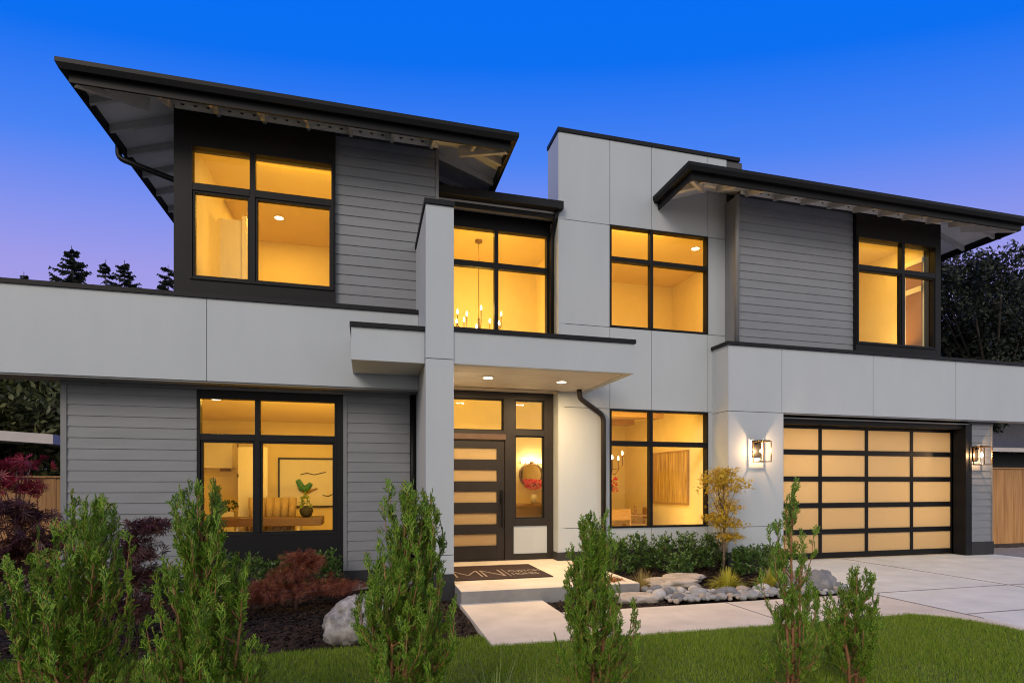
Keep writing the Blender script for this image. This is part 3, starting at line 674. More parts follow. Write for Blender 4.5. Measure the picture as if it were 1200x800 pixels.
# upper middle room
room(X_T + .35, X_UR0 + .75, YT + .17, 12.4, 4.2, 6.38)
downlight(*(lambda t: (t * (SN + (815 - HX) / F * CS), t * (CS - (815 - HX) / F * SN)))((6.38 - EYE) * F / (HY - 291)), 6.38, 'round lit ceiling lamp in the middle upstairs window', 24)
lamp('middle_room_fill', 'AREA', (4.9, YT + .42, 6.33), 32.8, size=1.6, size_y=.25, rot=(R(28), 0, 0))  # added fill beside the seen downlight, out of view
# upper right room
room(X_UR0 + .9, X_UR1 - .16, YS + .15, 12.0, 4.15, 6.6)
lamp('right_room_fill', 'AREA', (10.3, YS + .40, 6.5), 23.1, size=1.4, size_y=.25, rot=(R(24), 0, 0))  # added fill hidden by the window head
a = MB(); a.box(X_UR1 - .185, X_UR1 - .165, 9.12, 9.47, 4.15, 6.15); a.build('roller_shade', M['shade'], house)
a = MB(); a.box(X_UR1 - .20, X_UR1 - .163, 9.47, 9.56, 4.15, 6.25); a.box(X_UR1 - .20, X_UR1 - .163, 9.10, 9.47, 6.15, 6.25); a.box(X_UR1 - .20, X_UR1 - .187, 9.12, 9.47, 5.55, 5.66); a.build('window_casing', M['whitepaint'], house)
# added lights that brighten the ceilings, hidden from view below the sills
for nm, x_, y_, z_, e_, sx_ in (('bedroom_ceiling_fill', -.8, YS + .5, 4.5, 34, 2.2), ('office_ceiling_fill', -.9, YS + .5, .55, 46, 2.2), ('foyer_ceiling_fill', 2.2, YE + .5, 3.5, 30, 1.2),
                           ('dining_ceiling_fill', 5.0, YT + .5, .5, 30, 1.8), ('middle_room_ceiling_fill', 5.2, YT + .5, 4.4, 38, 1.8), ('right_room_ceiling_fill', 10.2, YS + .5, 4.4, 26, 1.6)):
    lamp(nm, 'AREA', (x_, y_, z_), e_, size=sx_, size_y=.2, rot=(R(180 - 14), 0, 0))
# garage
room(XD0 - .3, X_C1 - .25, YG + .2, 12.5, .02, 2.76, 'whitepaint', 'concrete')
gc = (gx0 + gx1) / 2
for k_, (gx_, e_) in enumerate(((gc - 1.4, 40), (gc + 1.5, 33))): lamp('garage_lamp', 'AREA', (gx_, 10.9, 2.0 - .5 * k_), e_, col=(1, .60, .21), size=1.6, size_y=1.0, rot=(R(-78), 0, 0))

# ---------------- things inside
def framed(name, label, x0, x1, z0, z1, Y, canvas):
    o = thing(name, label, 'picture', ((x0 + x1) / 2, Y, z0))
    f = MB(); fw = .035; f.box(x0, x0 + fw, Y - .04, Y - .002, z0, z1); f.box(x1 - fw, x1, Y - .04, Y - .002, z0, z1); f.box(x0 + fw, x1 - fw, Y - .04, Y - .002, z1 - fw, z1); f.box(x0 + fw, x1 - fw, Y - .04, Y - .002, z0, z0 + fw)
    f.build('frame', M['artdark'], o); c = MB(); c.box(x0 + fw, x1 - fw, Y - .018, Y - .003, z0 + fw, z1 - fw); c.build('canvas', M[canvas], o)
    return o
YO = 12.9
fx0, fx1, fz0, fz1 = px(326, YO), px(326, YO) + 1.9, pz(380, 594, YO), pz(326, 536, YO)
o = framed('framed_picture', 'wide black-framed abstract picture with a green shape on the office wall', fx0, fx1, fz0, fz1, YO, 'paperwhite')
a = MB(); a.tube([(px(349, YO), YO - .022, pz(349, 562, YO)), (px(354, YO), YO - .022, pz(354, 572, YO)), (px(359, YO), YO - .022, pz(359, 573, YO)), (px(365, YO), YO - .022, pz(365, 566, YO))], [.05, .08, .09, .04], 8); a.build('painted_shape', M['artgreen'], o)
a = MB(); a.tube([(px(350, YO), YO - .021, pz(350, 570, YO)), (px(358, YO), YO - .021, pz(358, 577, YO)), (px(372, YO), YO - .021, pz(372, 572, YO))], [.04, .05, .02], 6); a.build('painted_wash', surf('ochre_ink', (.35, .22, .03), .8), o)
a = MB(); a.tube([(px(352, YO), YO - .02, pz(352, 556, YO)), (px(360, YO), YO - .02, pz(360, 554, YO)), (px(368, YO), YO - .02, pz(368, 556, YO)), (px(382, YO), YO - .02, pz(382, 553, YO))], .01, 5)
a.tube([(px(378, YO), YO - .02, pz(378, 580, YO)), (px(385, YO), YO - .02, pz(385, 581, YO)), (px(392, YO), YO - .02, pz(392, 578, YO))], .01, 5); a.build('painted_line', M['artdark'], o)
a = MB(); xd0, xd1 = px(279, 12.2), px(301, 12.2); a.box(xd0, xd1 + .2, 12.2, 12.24, .15, 2.25)
dd = a.build('interior_door', M['whitepaint'], house)
for v in (522, 557, 593):
    a = MB(); a.box(xd0 - .015, xd0 + .01, 12.18, 12.199, pz(279, v + 2, 12.2), pz(279, v - 2, 12.2)); a.build('hinge', M['brass'], dd)
yk = 12.55; o = thing('wall_cabinet', 'pale cabinet high on the wall at the left of the office window', 'cabinet', (px(255, yk), yk, pz(255, 548, yk)))
a = MB(); a.box(px(230, yk), px(272, yk), yk, YO - .01, pz(255, 548, yk), pz(255, 514, yk)); a.build('cabinet_box', M['whitepaint'], o); a = MB(); a.box(px(258, yk), px(271, yk), yk - .02, yk - .001, pz(265, 552, yk), pz(265, 549, yk)); a.build('handle', M['brass'], o)
yd = 11.2; zt = pz(315, 607, yd); o = thing('office_desk', 'long dark wood desk on clear legs behind the office window', 'desk', (px(315, yd), yd + .3, .15))
a = MB(); a.box(px(246, yd), px(377, yd), yd, yd + .7, zt - .15, zt); a.build('desk_top', M['walnut'], o, bevel=.006)
for u in (277, 349):
    for y_ in (yd + .06, yd + .6):
        a = MB(); x_ = px(u, yd); a.box(x_ - .02, x_ + .02, y_, y_ + .04, .15, zt - .151); a.build('leg', M['whitepaint'], o)
yc = 12.1; o = thing('desk_chair', 'tan channel-backed armchair behind the office desk', 'chair', (px(320, yc), yc, .15))
xa, xb_ = px(295, yc), px(346, yc); nch = 6; w_ = (xb_ - xa) / nch; a = MB()
for i in range(nch):
    k = (i - (nch - 1) / 2) / (nch / 2); a.tube([(xa + (i + .5) * w_, yc - .10 * k * k, .45), (xa + (i + .5) * w_ + .03 * k, yc - .05 - .12 * k * k, .9), (xa + (i + .5) * w_ + .05 * k, yc - .12 * k * k, pz(320, 583, yc))], [w_ * .52] * 3, 10)
a.build('backrest', M['tanfabric'], o, smooth=True)
a = MB(); a.box(xa + .03, xb_ - .03, yc - .55, yc - .05, .42, .58); a.build('seat', M['tanfabric'], o, bevel=.03)
for sx in (xa - .02, xb_ - .03):
    a = MB(); a.box(sx, sx + .05, yc - .5, yc - .02, .74, .78); a.box(sx, sx + .05, yc - .5, yc - .46, .58, .74); a.build('armrest', M['walnut'], o, bevel=.01)
a = MB(); xm = (xa + xb_) / 2
a.tube([(xm, yc - .3, .17), (xm, yc - .3, .42)], .035, 10)
for k in range(5): a.tube([(xm, yc - .3, .2), (xm + .28 * math.cos(k * 1.257), yc - .3 + .28 * math.sin(k * 1.257), .175)], .02, 6)
a.build('pedestal_base', M['artdark'], o)
def leaves_ball(name, mat, c, r, n, size, parent, seed, up=.2):
    rng = np.random.default_rng(seed); D = rng.normal(size=(n, 3)); D /= np.linalg.norm(D, axis=1, keepdims=True)
    P = np.array(c) + D * np.array(r) * rng.uniform(.5, 1, (n, 1)) ** .5
    V = np.array([(-.35, 0, 0), (.35, 0, .0), (.25, .1, .6), (0, 0, 1.0), (-.25, .1, .6)]) * size; Fq = np.array([(0, 1, 2, 4), (4, 2, 3, 3)])[:1]
    VV, FF = place([(V, np.array([(0, 1, 2, 4)])), (V, np.array([(4, 2, 3, 3)]))][:1], P, basis(D + (0, 0, up), rng), rng.uniform(.7, 1.3, n), rng)
    return npmesh(name, VV, FF, mat, parent)
yv = 11.4; xv_ = px(359, yv); o = thing('orchid_vase', 'glass vase with dark stones holding a plant on the office desk', 'vase', (xv_, yv, zt))
a = MB(); a.lathe((xv_, yv, zt), [(.05, .005), (.10, .04), (.13, .12), (.11, .19), (.10, .19), (.11, .12), (.05, .03)], 18); a.build('bowl', M['artdark'], o, smooth=True)
a = MB(); a.tube([(xv_, yv, zt + .1), (xv_ + .02, yv, zt + .35), (xv_ - .04, yv, zt + .5)], .008, 5); a.build('stem', M['artgreen'], o)
leaves_ball('foliage', M['paleblade'], (xv_, yv, zt + .28), (.10, .08, .12), 30, .10, o, 5)
o = thing('bonsai_pot', 'small dark bonsai on a pale box beside the office desk', 'potted plant', (px(268, 12.4), 12.4, .15))
a = MB(); xq = px(268, 12.4); zq = pz(268, 599, 12.4); a.box(xq - .12, xq + .12, 12.3, 12.5, .15, zq); a.build('pedestal', M['whitepaint'], o); leaves_ball('foliage', M['privet'], (xq, 12.4, zq + .13), (.16, .12, .08), 120, .05, o, 6)
a = MB(); a.tube([(xq, 12.4, zq), (xq + .02, 12.4, zq + .08)], .02, 6); a.build('stem', M['darkbark'], o)
# dining room things
xw = wx
o = thing('striped_artwork', 'large gold striped canvas on the dining room side wall', 'picture', (xw, 11.0, pz(790, 590, 11)))
def ywall(u): # depth where the ray of column u meets the side wall
    r = (u - HX) / F; return xw * (CS - r * SN) / (SN + r * CS)
ya, yb_ = ywall(767), ywall(808); za, zb = pz(808, 592, yb_), pz(808, 526.5, yb_)
a = MB(); a.box(xw - .03, xw - .002, yb_ + .03, ya - .03, za + .03, zb - .03); a.build('canvas', M['reed'], o)
a = MB(); a.box(xw - .045, xw - .001, yb_, yb_ + .029, za, zb); a.box(xw - .045, xw - .001, ya - .029, ya, za, zb); a.box(xw - .045, xw - .001, yb_ + .029, ya - .029, zb - .029, zb); a.box(xw - .045, xw - .001, yb_ + .029, ya - .029, za, za + .029); a.build('frame', M['woodchair'], o)
def chair(label, x, y, w, ztop, rot):
    o = thing('dining_chair', label, 'chair', (x, y, .15), 'dining chairs by the window')
    def B(nm, x0, x1, y0, y1, z0, z1, mt='woodchair', bv=.008):
        a = MB(); c, s_ = math.cos(rot), math.sin(rot); a.box(x0, x1, y0, y1, z0, z1)
        a.v = [(x + px_ * c - py_ * s_, y + px_ * s_ + py_ * c, z_) for px_, py_, z_ in a.v]; a.build(nm, M[mt], o, bevel=bv)
    B('backrest', -w / 2, w / 2, -.02, .03, .75, ztop, 'woodchair', .012); B('seat', -w / 2, w / 2, .03, .48, .56, .63, 'tanfabric', .02)
    for sx in (-w / 2, w / 2 - .04):
        B('leg', sx, sx + .04, -.02, .025, .15, .75); B('leg', sx, sx + .04, .44, .48, .15, .56)
        B('armrest', sx, sx + .04, .03, .4, .80, .83)
chair('wooden dining chair nearest the downspout, seen from behind', px(727, 10.6), 10.6, .48, pz(727, 596, 10.6), 0.0)
chair('wooden dining chair turned sideways beside the window mullion', px(745, 11.6), 11.6, .48, pz(745, 592.5, 11.6), 1.1)
chair('wooden dining chair half hidden behind the mullion', px(757, 11.2), 11.2, .45, pz(757, 594, 11.2), 1.3)
o = thing('dining_table', 'low wooden dining table behind the chairs', 'table', (4.6, 11.9, .15)); a = MB(); a.box(4.0, 5.3, 11.6, 12.5, .84, .90); a.build('table_top', M['woodchair'], o)
for x_ in (4.05, 5.2):
    for y_ in (11.65, 12.4): a = MB(); a.box(x_, x_ + .06, y_, y_ + .06, .15, .84); a.build('leg', M['woodchair'], o)
xo, yo = px(720, 10.9), 10.9; o = thing('red_orchid', 'red orchid spray at the left edge of the dining window', 'flower', (xo, yo, .9))
a = MB(); a.tube([(xo - .25, yo, .62), (xo - .1, yo, 1.2), (xo, yo, pz(720, 560, yo))], .008, 5); a.build('stem', M['artgreen'], o)
leaves_ball('blossom', M['red'], (xo, yo, pz(720, 568, yo)), (.07, .05, .16), 60, .06, o, 8)
def chandelier(label, x, y, ztop, zb, arms, ar, group=None):
    o = thing('chandelier', label, 'chandelier', (x, y, ztop), group)
    a = MB(); a.lathe((x, y, ztop - .04), [(.07, .0), (.07, .035)], 16); a.build('ceiling_mount', M['brass'], o)
    a = MB(); a.tube([(x, y, ztop - .03), (x, y, zb - .02)], .008, 6); a.tube([(x, y, zb - .02), (x, y, zb + .28)], .022, 8); a.build('rod', M['brass'], o)
    for k in range(arms):
        t = 2 * math.pi * (k + .35) / arms; q = (x + ar * math.cos(t), y + ar * math.sin(t)); zz_ = zb + (.03 if k % 2 else -.07)
        a = MB(); a.tube([(x, y, zz_), (x + .7 * ar * math.cos(t), y + .7 * ar * math.sin(t), zz_ - .03), (q[0], q[1], zz_ + .06), (q[0], q[1], zz_ + .28)], .009, 6); ar_ = a.build('arm', M['brass'], o)
        a = MB(); a.lathe((q[0], q[1], zz_ + .28), [(.009, 0), (.017, .025), (.014, .05), (.003, .085)], 10); a.build('bulb', M['bulb'], ar_, smooth=True)
    lamp('chandelier_lamp', 'POINT', (x, y, zb + .45), 14, size=.12)
chandelier('tall rod chandelier with candle bulbs in the upper entry window', px(561, 10.6), 10.6, 6.22, pz(561, 390, 10.6), 10, .44)
chandelier('small candle chandelier at the left edge of the dining window', px(713, 11.0), 11.0, 2.86, pz(713, 550, 11.0), 6, .30)
# entry hall: round mirror, console, flowers
yh = 11.6; o = thing('round_mirror', 'round dark-framed mirror above the entry console', 'mirror', (px(622, yh), yh, 1.4)); xc = px(622, yh); zc = pz(622, 556, yh)
a = MB(); n = 36
for k in range(n):
    t0, t1 = 2 * math.pi * k / n, 2 * math.pi * (k + 1) / n
    p = lambda t, r_, y_: (xc + r_ * math.cos(t), y_, zc + r_ * math.sin(t))
    a.hexa([p(t0, .235, yh - .05), p(t1, .235, yh - .05), p(t1, .27, yh - .05), p(t0, .27, yh - .05), p(t0, .235, yh - .003), p(t1, .235, yh - .003), p(t1, .27, yh - .003), p(t0, .27, yh - .003)])
a.build('frame', M['walnut'], o); a = MB(); a.poly([(xc + .238 * math.cos(-2 * math.pi * k / n), yh - .02, zc + .238 * math.sin(-2 * math.pi * k / n)) for k in range(n)][::-1]); a.build('glass', M['mirror'], o)
o = thing('console_table', 'narrow wooden console table in the entry hall', 'table', (xc - .05, 11.25, .15)); zt2 = pz(622, 590, 11.3)
a = MB(); a.box(xc - .5, xc + .30, 11.2, 11.58, zt2 - .05, zt2); a.build('table_top', M['woodchair'], o)
for x_ in (xc - .47, xc + .24):
    for y_ in (11.22, 11.52): a = MB(); a.box(x_, x_ + .05, y_, y_ + .05, .15, zt2 - .06); a.build('leg', M['woodchair'], o)
o = thing('pink_bouquet', 'pink flower bouquet in a vase seen through the entry sidelight', 'flowers', (xc, 11.36, zt2)); a = MB(); a.lathe((xc, 11.36, zt2), [(.05, 0), (.08, .1), (.05, .2)], 14); a.build('vase', M['whitepaint'], o, smooth=True)
leaves_ball('blossom', M['pink'], (xc, 11.36, pz(622, 567, 11.36)), (.20, .10, .09), 260, .055, o, 9)
o = thing('chandelier_reflection', 'small glowing bulbs standing in for the chandelier reflected in the round mirror', 'mirror reflection', (xc, 11.55, pz(622, 540, 11.5))); a = MB(); zv = pz(622, 541, 11.5)  # modelled bulbs in place of the chandelier's mirror image
a.box(xc - .24, xc + .24, 11.54, 11.59, zv - .02, zv + .02); a.build('bar', M['brass'], o)
for k in range(5):
    a = MB(); a.lathe((xc - .2 + k * .1, 11.50, zv + (.05 if k in (2,) else 0) - .03), [(.02, 0), (.045, .03), (.045, .05), (.02, .08)], 10); a.build('bulb', M['bulb'], o, smooth=True)
# porch lights in the canopy
for u, v, lb in ((572, 442, 'left of the two lit ceiling lamps under the porch canopy'), (658, 447, 'right of the two lit ceiling lamps under the porch canopy')):
    t = (3.128 - EYE) * F / (HY - v); r = (u - HX) / F
    downlight(t * (SN + r * CS), t * (CS - r * SN), 3.128, lb, 60, 'recessed ceiling lights', col=(1, .68, .34))
# ---------------- wall lanterns
def lantern(x, Y, zc, label, power):
    o = thing('wall_lantern', label, 'wall lantern', (x, Y, zc), 'wall lanterns beside the garage')
    hw, dp, zb, zt_ = .115, .22, zc - .19, zc + .19; y1 = Y - .05; y0 = y1 - dp
    a = MB(); a.box(x - .075, x + .075, Y - .022, Y - .001, zc - .09, zc + .19); a.box(x - .03, x + .03, y1 - .02, Y - .022, zt_ - .05, zt_ - .012); a.build('back_plate', M['blackmetal'], o)
    a = MB(); b_ = .014
    for sx in (x - hw, x + hw - b_):
        for y_ in (y0, y1 - b_): a.box(sx, sx + b_, y_, y_ + b_, zb, zt_)
    for z_ in (zb, zt_ - b_):
        a.box(x - hw + b_, x + hw - b_, y0, y0 + b_, z_, z_ + b_); a.box(x - hw + b_, x + hw - b_, y1 - b_, y1, z_, z_ + b_)
        a.box(x - hw, x - hw + b_, y0 + b_, y1 - b_, z_, z_ + b_); a.box(x + hw - b_, x + hw, y0 + b_, y1 - b_, z_, z_ + b_)
    a.build('frame', M['brass'], o)
    a = MB(); a.box(x - hw + .0, x + hw, y0 + .04, Y - .024, zt_ + .001, zt_ + .016); a.build('cap', M['blackmetal'], o)
    ym = (y0 + y1) / 2 + .02
    a = MB(); a.lathe((x, ym, zb + .0), [(.05, .015), (.05, .03), (.016, .035), (.016, .16)], 12); a.box(x - hw + b_, x + hw - b_, ym - .02, ym + .02, zb + .003, zb + .012); a.build('candle', M['whitepaint'], o)
    a = MB(); a.lathe((x, ym, zc - .03), [(.012, 0), (.026, .035), (.020, .07), (.004, .11)], 12); a.build('bulb', M['bulb'], o, smooth=True)
    lamp('lantern_lamp', 'POINT', (x, ym, zc + .02), power, col=(1, .58, .27), size=.018)
lantern(px(892, YP - .15), YP - .014, pz(892, 529, YP - .15), 'lit square wall lantern on the pale panel pier left of the garage', 27)
lantern(px(1151, YS - .17), YS - .022, pz(1151, 534, YS - .17), 'lit square wall lantern on the narrow siding column right of the garage', 24)

# ------------------------------------------------------------------ ground, paving
def struct(o): o['kind'] = 'structure'; return o
g = MB(); g.poly([(-400, -60, -.14), (400, -60, -.14), (400, 600, -.14), (-400, 600, -.14)]); struct(g.build('ground', M['ground']))
g = MB(); g.box(-80, 80, -11, -3.2, -.2, -.10); struct(g.build('bounce_road', surf('asphalt', (.13, .13, .13), .9, col2=(.2, .2, .2), scale=8)))  # out of view behind the camera, added to bounce light up to the eaves
g = MB(); g.box(-80, 80, -3.1, -1.6, -.2, -.03); struct(g.build('bounce_pavement', M['drive']))  # unseen too, added along with the road as a light bouncer
rng = np.random.default_rng(3)
def sheet(name, mat, x0, x1, y0, y1, step, zf):
    xs = np.arange(x0, x1 + step / 2, step); ys = np.arange(y0, y1 + step / 2, step); X, Y = np.meshgrid(xs, ys); Z = zf(X, Y)
    V = np.stack([X, Y, Z], -1).reshape(-1, 3); n = len(xs); i = np.arange(len(ys) - 1)[:, None] * n + np.arange(n - 1)[None]; i = i.ravel()
    return npmesh(name, V, np.stack([i, i + 1, i + n + 1, i + n], 1), mat, None, True)
def wob(x, y): return np.sin(x * 2.3 + 1.1 * y) * .5 + np.sin(x * 5.1 - 3.7 * y + 1) * .3 + np.sin(7.7 * y + 2.9 * x) * .2
struct(sheet('mulch_bed', M['mulch'], -9, 7.42, 4.9, 9.28, .06, lambda x, y: -.055 + .018 * wob(x, y) + .012 * wob(3.1 * x, 2.7 * y)))
def lawn_edge(x): return 5.33 + .10 * np.sin(x * 1.3 + .6) + .18 * np.clip(-x, 0, 3) * .5
# lawn sheet
lp = [(-9, 1.0), (6.55, 1.0), (6.55, 4.45), (6.49, 4.75), (6.35, 4.97), (6.11, 5.085), (5.8, 5.09), (1.12, 5.09)] + [(x, float(lawn_edge(x))) for x in np.arange(1.0, -9.01, -.4)]
g = MB(); g.prism(lp, -.12, -.022); struct(g.build('lawn', M['soil']))
g = MB()
g.prism([(1.13, 5.09), (2.2, 5.09), (2.2, 6.16), (2.2, 6.93), (1.13, 6.93)], -.13, .0); g.prism([(2.206, 5.09), (4.4, 5.09), (4.4, 6.16), (2.206, 6.16)], -.13, .0); g.prism([(4.406, 5.088), (6.12, 5.088), (6.36, 4.97), (6.50, 4.75), (6.555, 4.45), (6.56, 3.0), (6.56, -6), (6.68, -6), (6.68, 6.16), (4.406, 6.16)], -.13, .0)
struct(g.build('walkway', M['concrete'], bevel=.006))
g = MB(); g.box(X_FIN1 + .012, 3.6, 6.9, YE + .2, -.12, .149); struct(g.build('porch_step', M['concrete_edge'], bevel=.008))
g = MB(); g.box(X_FIN1 + .014, 3.598, 6.904, YE + .1, .1491, .153); struct(g.build('porch_floor', M['concrete']))
jg = .006; g = MB()
for x0, x1 in ((6.69, 9.243), (9.262, 13.0)):
    for y0, y1 in ((-6, 1.2), (1.212, 4.885), (4.903, 6.147), (6.165, 9.3)):
        if x0 < 7: 
            if y1 < 4.9: g.prism([(x0, y0), (x1, y0), (x1, y1), (x0, y1)], -.13, .001)
            elif y0 > 6: g.prism([(6.69, y0), (x1, y0), (x1, y1), (7.3, y1), (7.3, 8.75)], -.13, .001)
            else: g.prism([(x0, y0), (x1, y0), (x1, y1), (x0, y1)], -.13, .001)
        else: g.prism([(x0, y0), (x1, y0), (x1, y1), (x0, y1)], -.13, .001)
struct(g.build('driveway', M['drive'], bevel=.005))
g = MB(); zq = .0052
for a_ in ((9.24, 9.265, -6, 9.15), (6.672, 6.698, 4.7, 6.15)): g.box(a_[0], a_[1], a_[2], a_[3], -.01, zq)
for y_ in (4.882, 6.144): g.box(6.699, 9.239, y_, y_ + .022, -.01, zq); g.box(9.266, 12.99, y_, y_ + .022, -.01, zq)
for x_ in (2.195, 4.395): g.box(x_, x_ + .014, 5.1, 6.15, -.01, .0042)
struct(g.build('paving_joint', M['jointdark']))
g = MB(); g.box(6.6, 13.0, -6.0, 9.35, -.13, -.012); struct(g.build('driveway_base', M['jointdark']))
struct(sheet('gravel_strip', M['gravel'], 13.01, 24, 3, 10.4, .08, lambda x, y: -.03 + .01 * wob(3 * x, 3 * y)))
struct(sheet('gravel_border', M['gravel'], X_L, .74, 8.35, 8.92, .05, lambda x, y: -.028 + .012 * wob(5 * x, 5 * y)))

# grass
def grass(name, n, seed):
    rng = np.random.default_rng(seed); x = rng.uniform(-4.6, 6.56, n); y = rng.uniform(2.6, 6.0, n)
    lim = np.where(x > 1.12, np.where(x > 6.12, 5.09 - np.clip(x - 6.12, 0, .44) ** 2 * 3.2, 5.09), lawn_edge(x)); k = y < lim + rng.uniform(-.03, .035, n) + .015 * wob(9 * x, 7 * y)
    x, y = x[k], y[k]; n = len(x); h = rng.uniform(.024, .046, n) * (1 + .30 * wob(x * 1.7, y * 1.7) + .15 * wob(6.3 * x, 5.1 * y)); a = rng.uniform(0, 6.283, n); wd = rng.uniform(.0018, .0034, n)
    lean = rng.uniform(.1, .75, n) * h; b = a + rng.normal(0, 1.0, n) + 1.57
    base = np.stack([x, y, np.full(n, -.024)], 1); dx = np.stack([np.cos(a) * wd, np.sin(a) * wd, 0 * x], 1)
    tip = base + np.stack([np.cos(b) * lean, np.sin(b) * lean, h], 1)
    V = np.stack([base - dx, base + dx, tip], 1).reshape(-1, 3); return npmesh(name, V, np.arange(3 * n).reshape(-1, 3), M['grass'])
tag(grass('grass', 330000, 11), 'short mown green lawn grass', 'grass', kind='stuff')
# bark chips
def chips(n, seed):
    rng = np.random.default_rng(seed); x = rng.uniform(-5, 7.2, n); y = rng.uniform(5.0, 9.2, n)
    k = (y > np.where(x < 1.12, lawn_edge(x) - .02, 5.1)) & ~((x > 1.12) & (y < 6.17)) & ~((x > 1.1) & (x < 3.62) & (y > 6.88)) & ~((x > 1.1) & (x < 2.22) & (y < 7)) & ~((x > 6.66) & (y > 6.1) & (x > 6.66 + (y - 6.1) * .2))
    x, y = x[k], y[k]; n = len(x)
    z = -.05 + .018 * wob(x, y) + .012 * wob(3.1 * x, 2.7 * y) + rng.uniform(.0, .018, n); V = np.array([(-.5, -.12, 0), (.5, -.16, .02), (.45, .14, 0), (-.4, .17, .03)])
    D = rng.normal(size=(n, 3)) * (.35, .35, 0) + (0, 0, 1)
    VV, FF = place([(V, np.array([(0, 1, 2, 3)]))], np.stack([x, y, z], 1), basis(D, rng), rng.uniform(.025, .075, n), rng); return npmesh('bark_mulch', VV, FF, M['chip'])
tag(chips(60000, 12), 'dark shredded bark mulch over the planting beds', 'mulch', kind='stuff')

# doormat with lettering
mx0, mx1, my0, my1 = px(533, 7.95) - .25, 2.62, 7.66, 8.95
mx0 = X_FIN1 + .06
o = thing('doormat', 'dark brown doormat with pale letters before the front door', 'doormat', ((mx0 + mx1) / 2, (my0 + my1) / 2, .153))
g = MB(); g.box(mx0, mx1, my0, my1, .1535, .168); g.build('mat', M['mat'], o, bevel=.004)
lt = MB()
def stroke(p, q, w_=.035):
    lt.beam((p[0], p[1], .1725), (q[0], q[1], .1725), w_, .004)
ly0, ly1 = 7.86, 8.42
xm = mx0 + .06
for p, q in (((0, 0), (0, 1)), ((0, 1), (.22, .25)), ((.22, .25), (.44, 1)), ((.44, 1), (.44, 0)), ((.52, 0), (.52, 1)), ((.52, 1), (.86, 0)), ((.86, 0), (.86, 1)), ((.95, -.1), (.95, 1.1))):
    stroke((xm + p[0] * .82, ly0 + p[1] * (ly1 - ly0)), (xm + q[0] * .82, ly0 + q[1] * (ly1 - ly0)), (.022 if p[0] < .9 else .010))
lt.build('lettering', M['matletter'], o)
def text_mesh(txt, x, y, z, size, parent, mat, name='lettering'):
    cu = bpy.data.curves.new(name, 'FONT'); cu.body = txt; cu.size = size; cu.extrude = .001
    t = bpy.data.objects.new(name, cu); COL.objects.link(t); dg = bpy.context.evaluated_depsgraph_get(); me = bpy.data.meshes.new_from_object(t.evaluated_get(dg)); bpy.data.objects.remove(t)
    wo = world_off(parent); 
    for v in me.vertices: v.co = (v.co.x + x - wo[0], v.co.y * 1.9 + y - wo[1], v.co.z + z - wo[2])
    me.materials.clear(); me.materials.append(mat); return link(name, me, parent)
text_mesh('CUSTOM', xm + .83, 8.16, .1722, .125, o, M['matletter']); text_mesh('HOMES', xm + .83, 7.90, .1722, .125, o, M['matletter'])

# ------------------------------------------------------------------ rocks
from mathutils import noise as mnoise, Vector
def rock_mesh(rx, ry, rz, seed, rough=.22, n=14, flat=0.0, freq=1.6):
    vs_, fs = [], []; nu, nv = n * 2, n
    for j in range(nv + 1):
        for i in range(nu):
            th = math.pi * j / nv; ph = 2 * math.pi * i / nu
            d = Vector((math.sin(th) * math.cos(ph), math.sin(th) * math.sin(ph), math.cos(th)))
            k = 1 + rough * (mnoise.noise(d * freq + Vector((seed * 3.1, seed * 1.7, 0))) + .5 * mnoise.noise(d * freq * 2.7 + Vector((seed, 0, seed * 2.3))) + .22 * mnoise.noise(d * freq * 7 + Vector((0, seed, 0))))
            z = d.z * k
            if flat: z = max(-.5, min(flat, z))
            vs_.append((d.x * k * rx, d.y * k * ry, z * rz))
    for j in range(nv):
        for i in range(nu): a = j * nu + i; b = j * nu + (i + 1) % nu; fs.append((a, a + nu, b + nu, b))
    return vs_, fs
def rock(name, label, cat, x, y, z, rx, ry, rz, rot, seed, mat, rough=.22, n=14, flat=0.0, group=None, freq=1.6, smooth=True):
    vs_, fs = rock_mesh(rx, ry, rz, seed, rough, n, flat, freq); me = bpy.data.meshes.new(name); me.from_pydata(vs_, [], fs); me.materials.append(mat); me.polygons.foreach_set('use_smooth', [smooth] * len(fs)); me.update()
    o = link(name, me); o.location = (x, y, z); o.rotation_euler = (0, 0, rot); tag(o, label, cat, group); return o
x, y = gp(418, 752, -.05); rock('boulder', 'large pale rounded boulder in the dark mulch left of the walkway', 'boulder', x + .02, y + .22, .08, .36, .30, .27, .4, 3, M['rockwhite'], .3, 30, freq=1.3)
x, y = gp(797, 689); rock('boulder', 'flat tan boulder beside the tufted golden grass', 'boulder', x, y + .22, .03, .40, .25, .14, -.1, 5, M['rocktan'], .3, 26, .5)
rock('boulder', 'low tan slab stone behind the flat boulder', 'boulder', x + .38, y + .55, .04, .38, .24, .10, .2, 8, M['rocktan'], .3, 22, .5)
rock('boulder', 'tan slab stone at the right end of the porch step', 'boulder', 3.42, 6.66, .0, .30, .17, .11, -.2, 12, M['rocktan'], .3, 22, .5)
x, y = gp(966, 692); rock('boulder', 'grey rounded boulder beside the driveway edge', 'boulder', x, y + .1, .06, .24, .2, .19, .4, 9, M['rockgrey'], .3, 20)
cobs = []
def try_cob(x, y, r):
    for a, b, c in cobs:
        if (a - x) ** 2 + (b - y) ** 2 < ((r + c) * .80) ** 2: return False
    cobs.append((x, y, r)); return True
k = 0
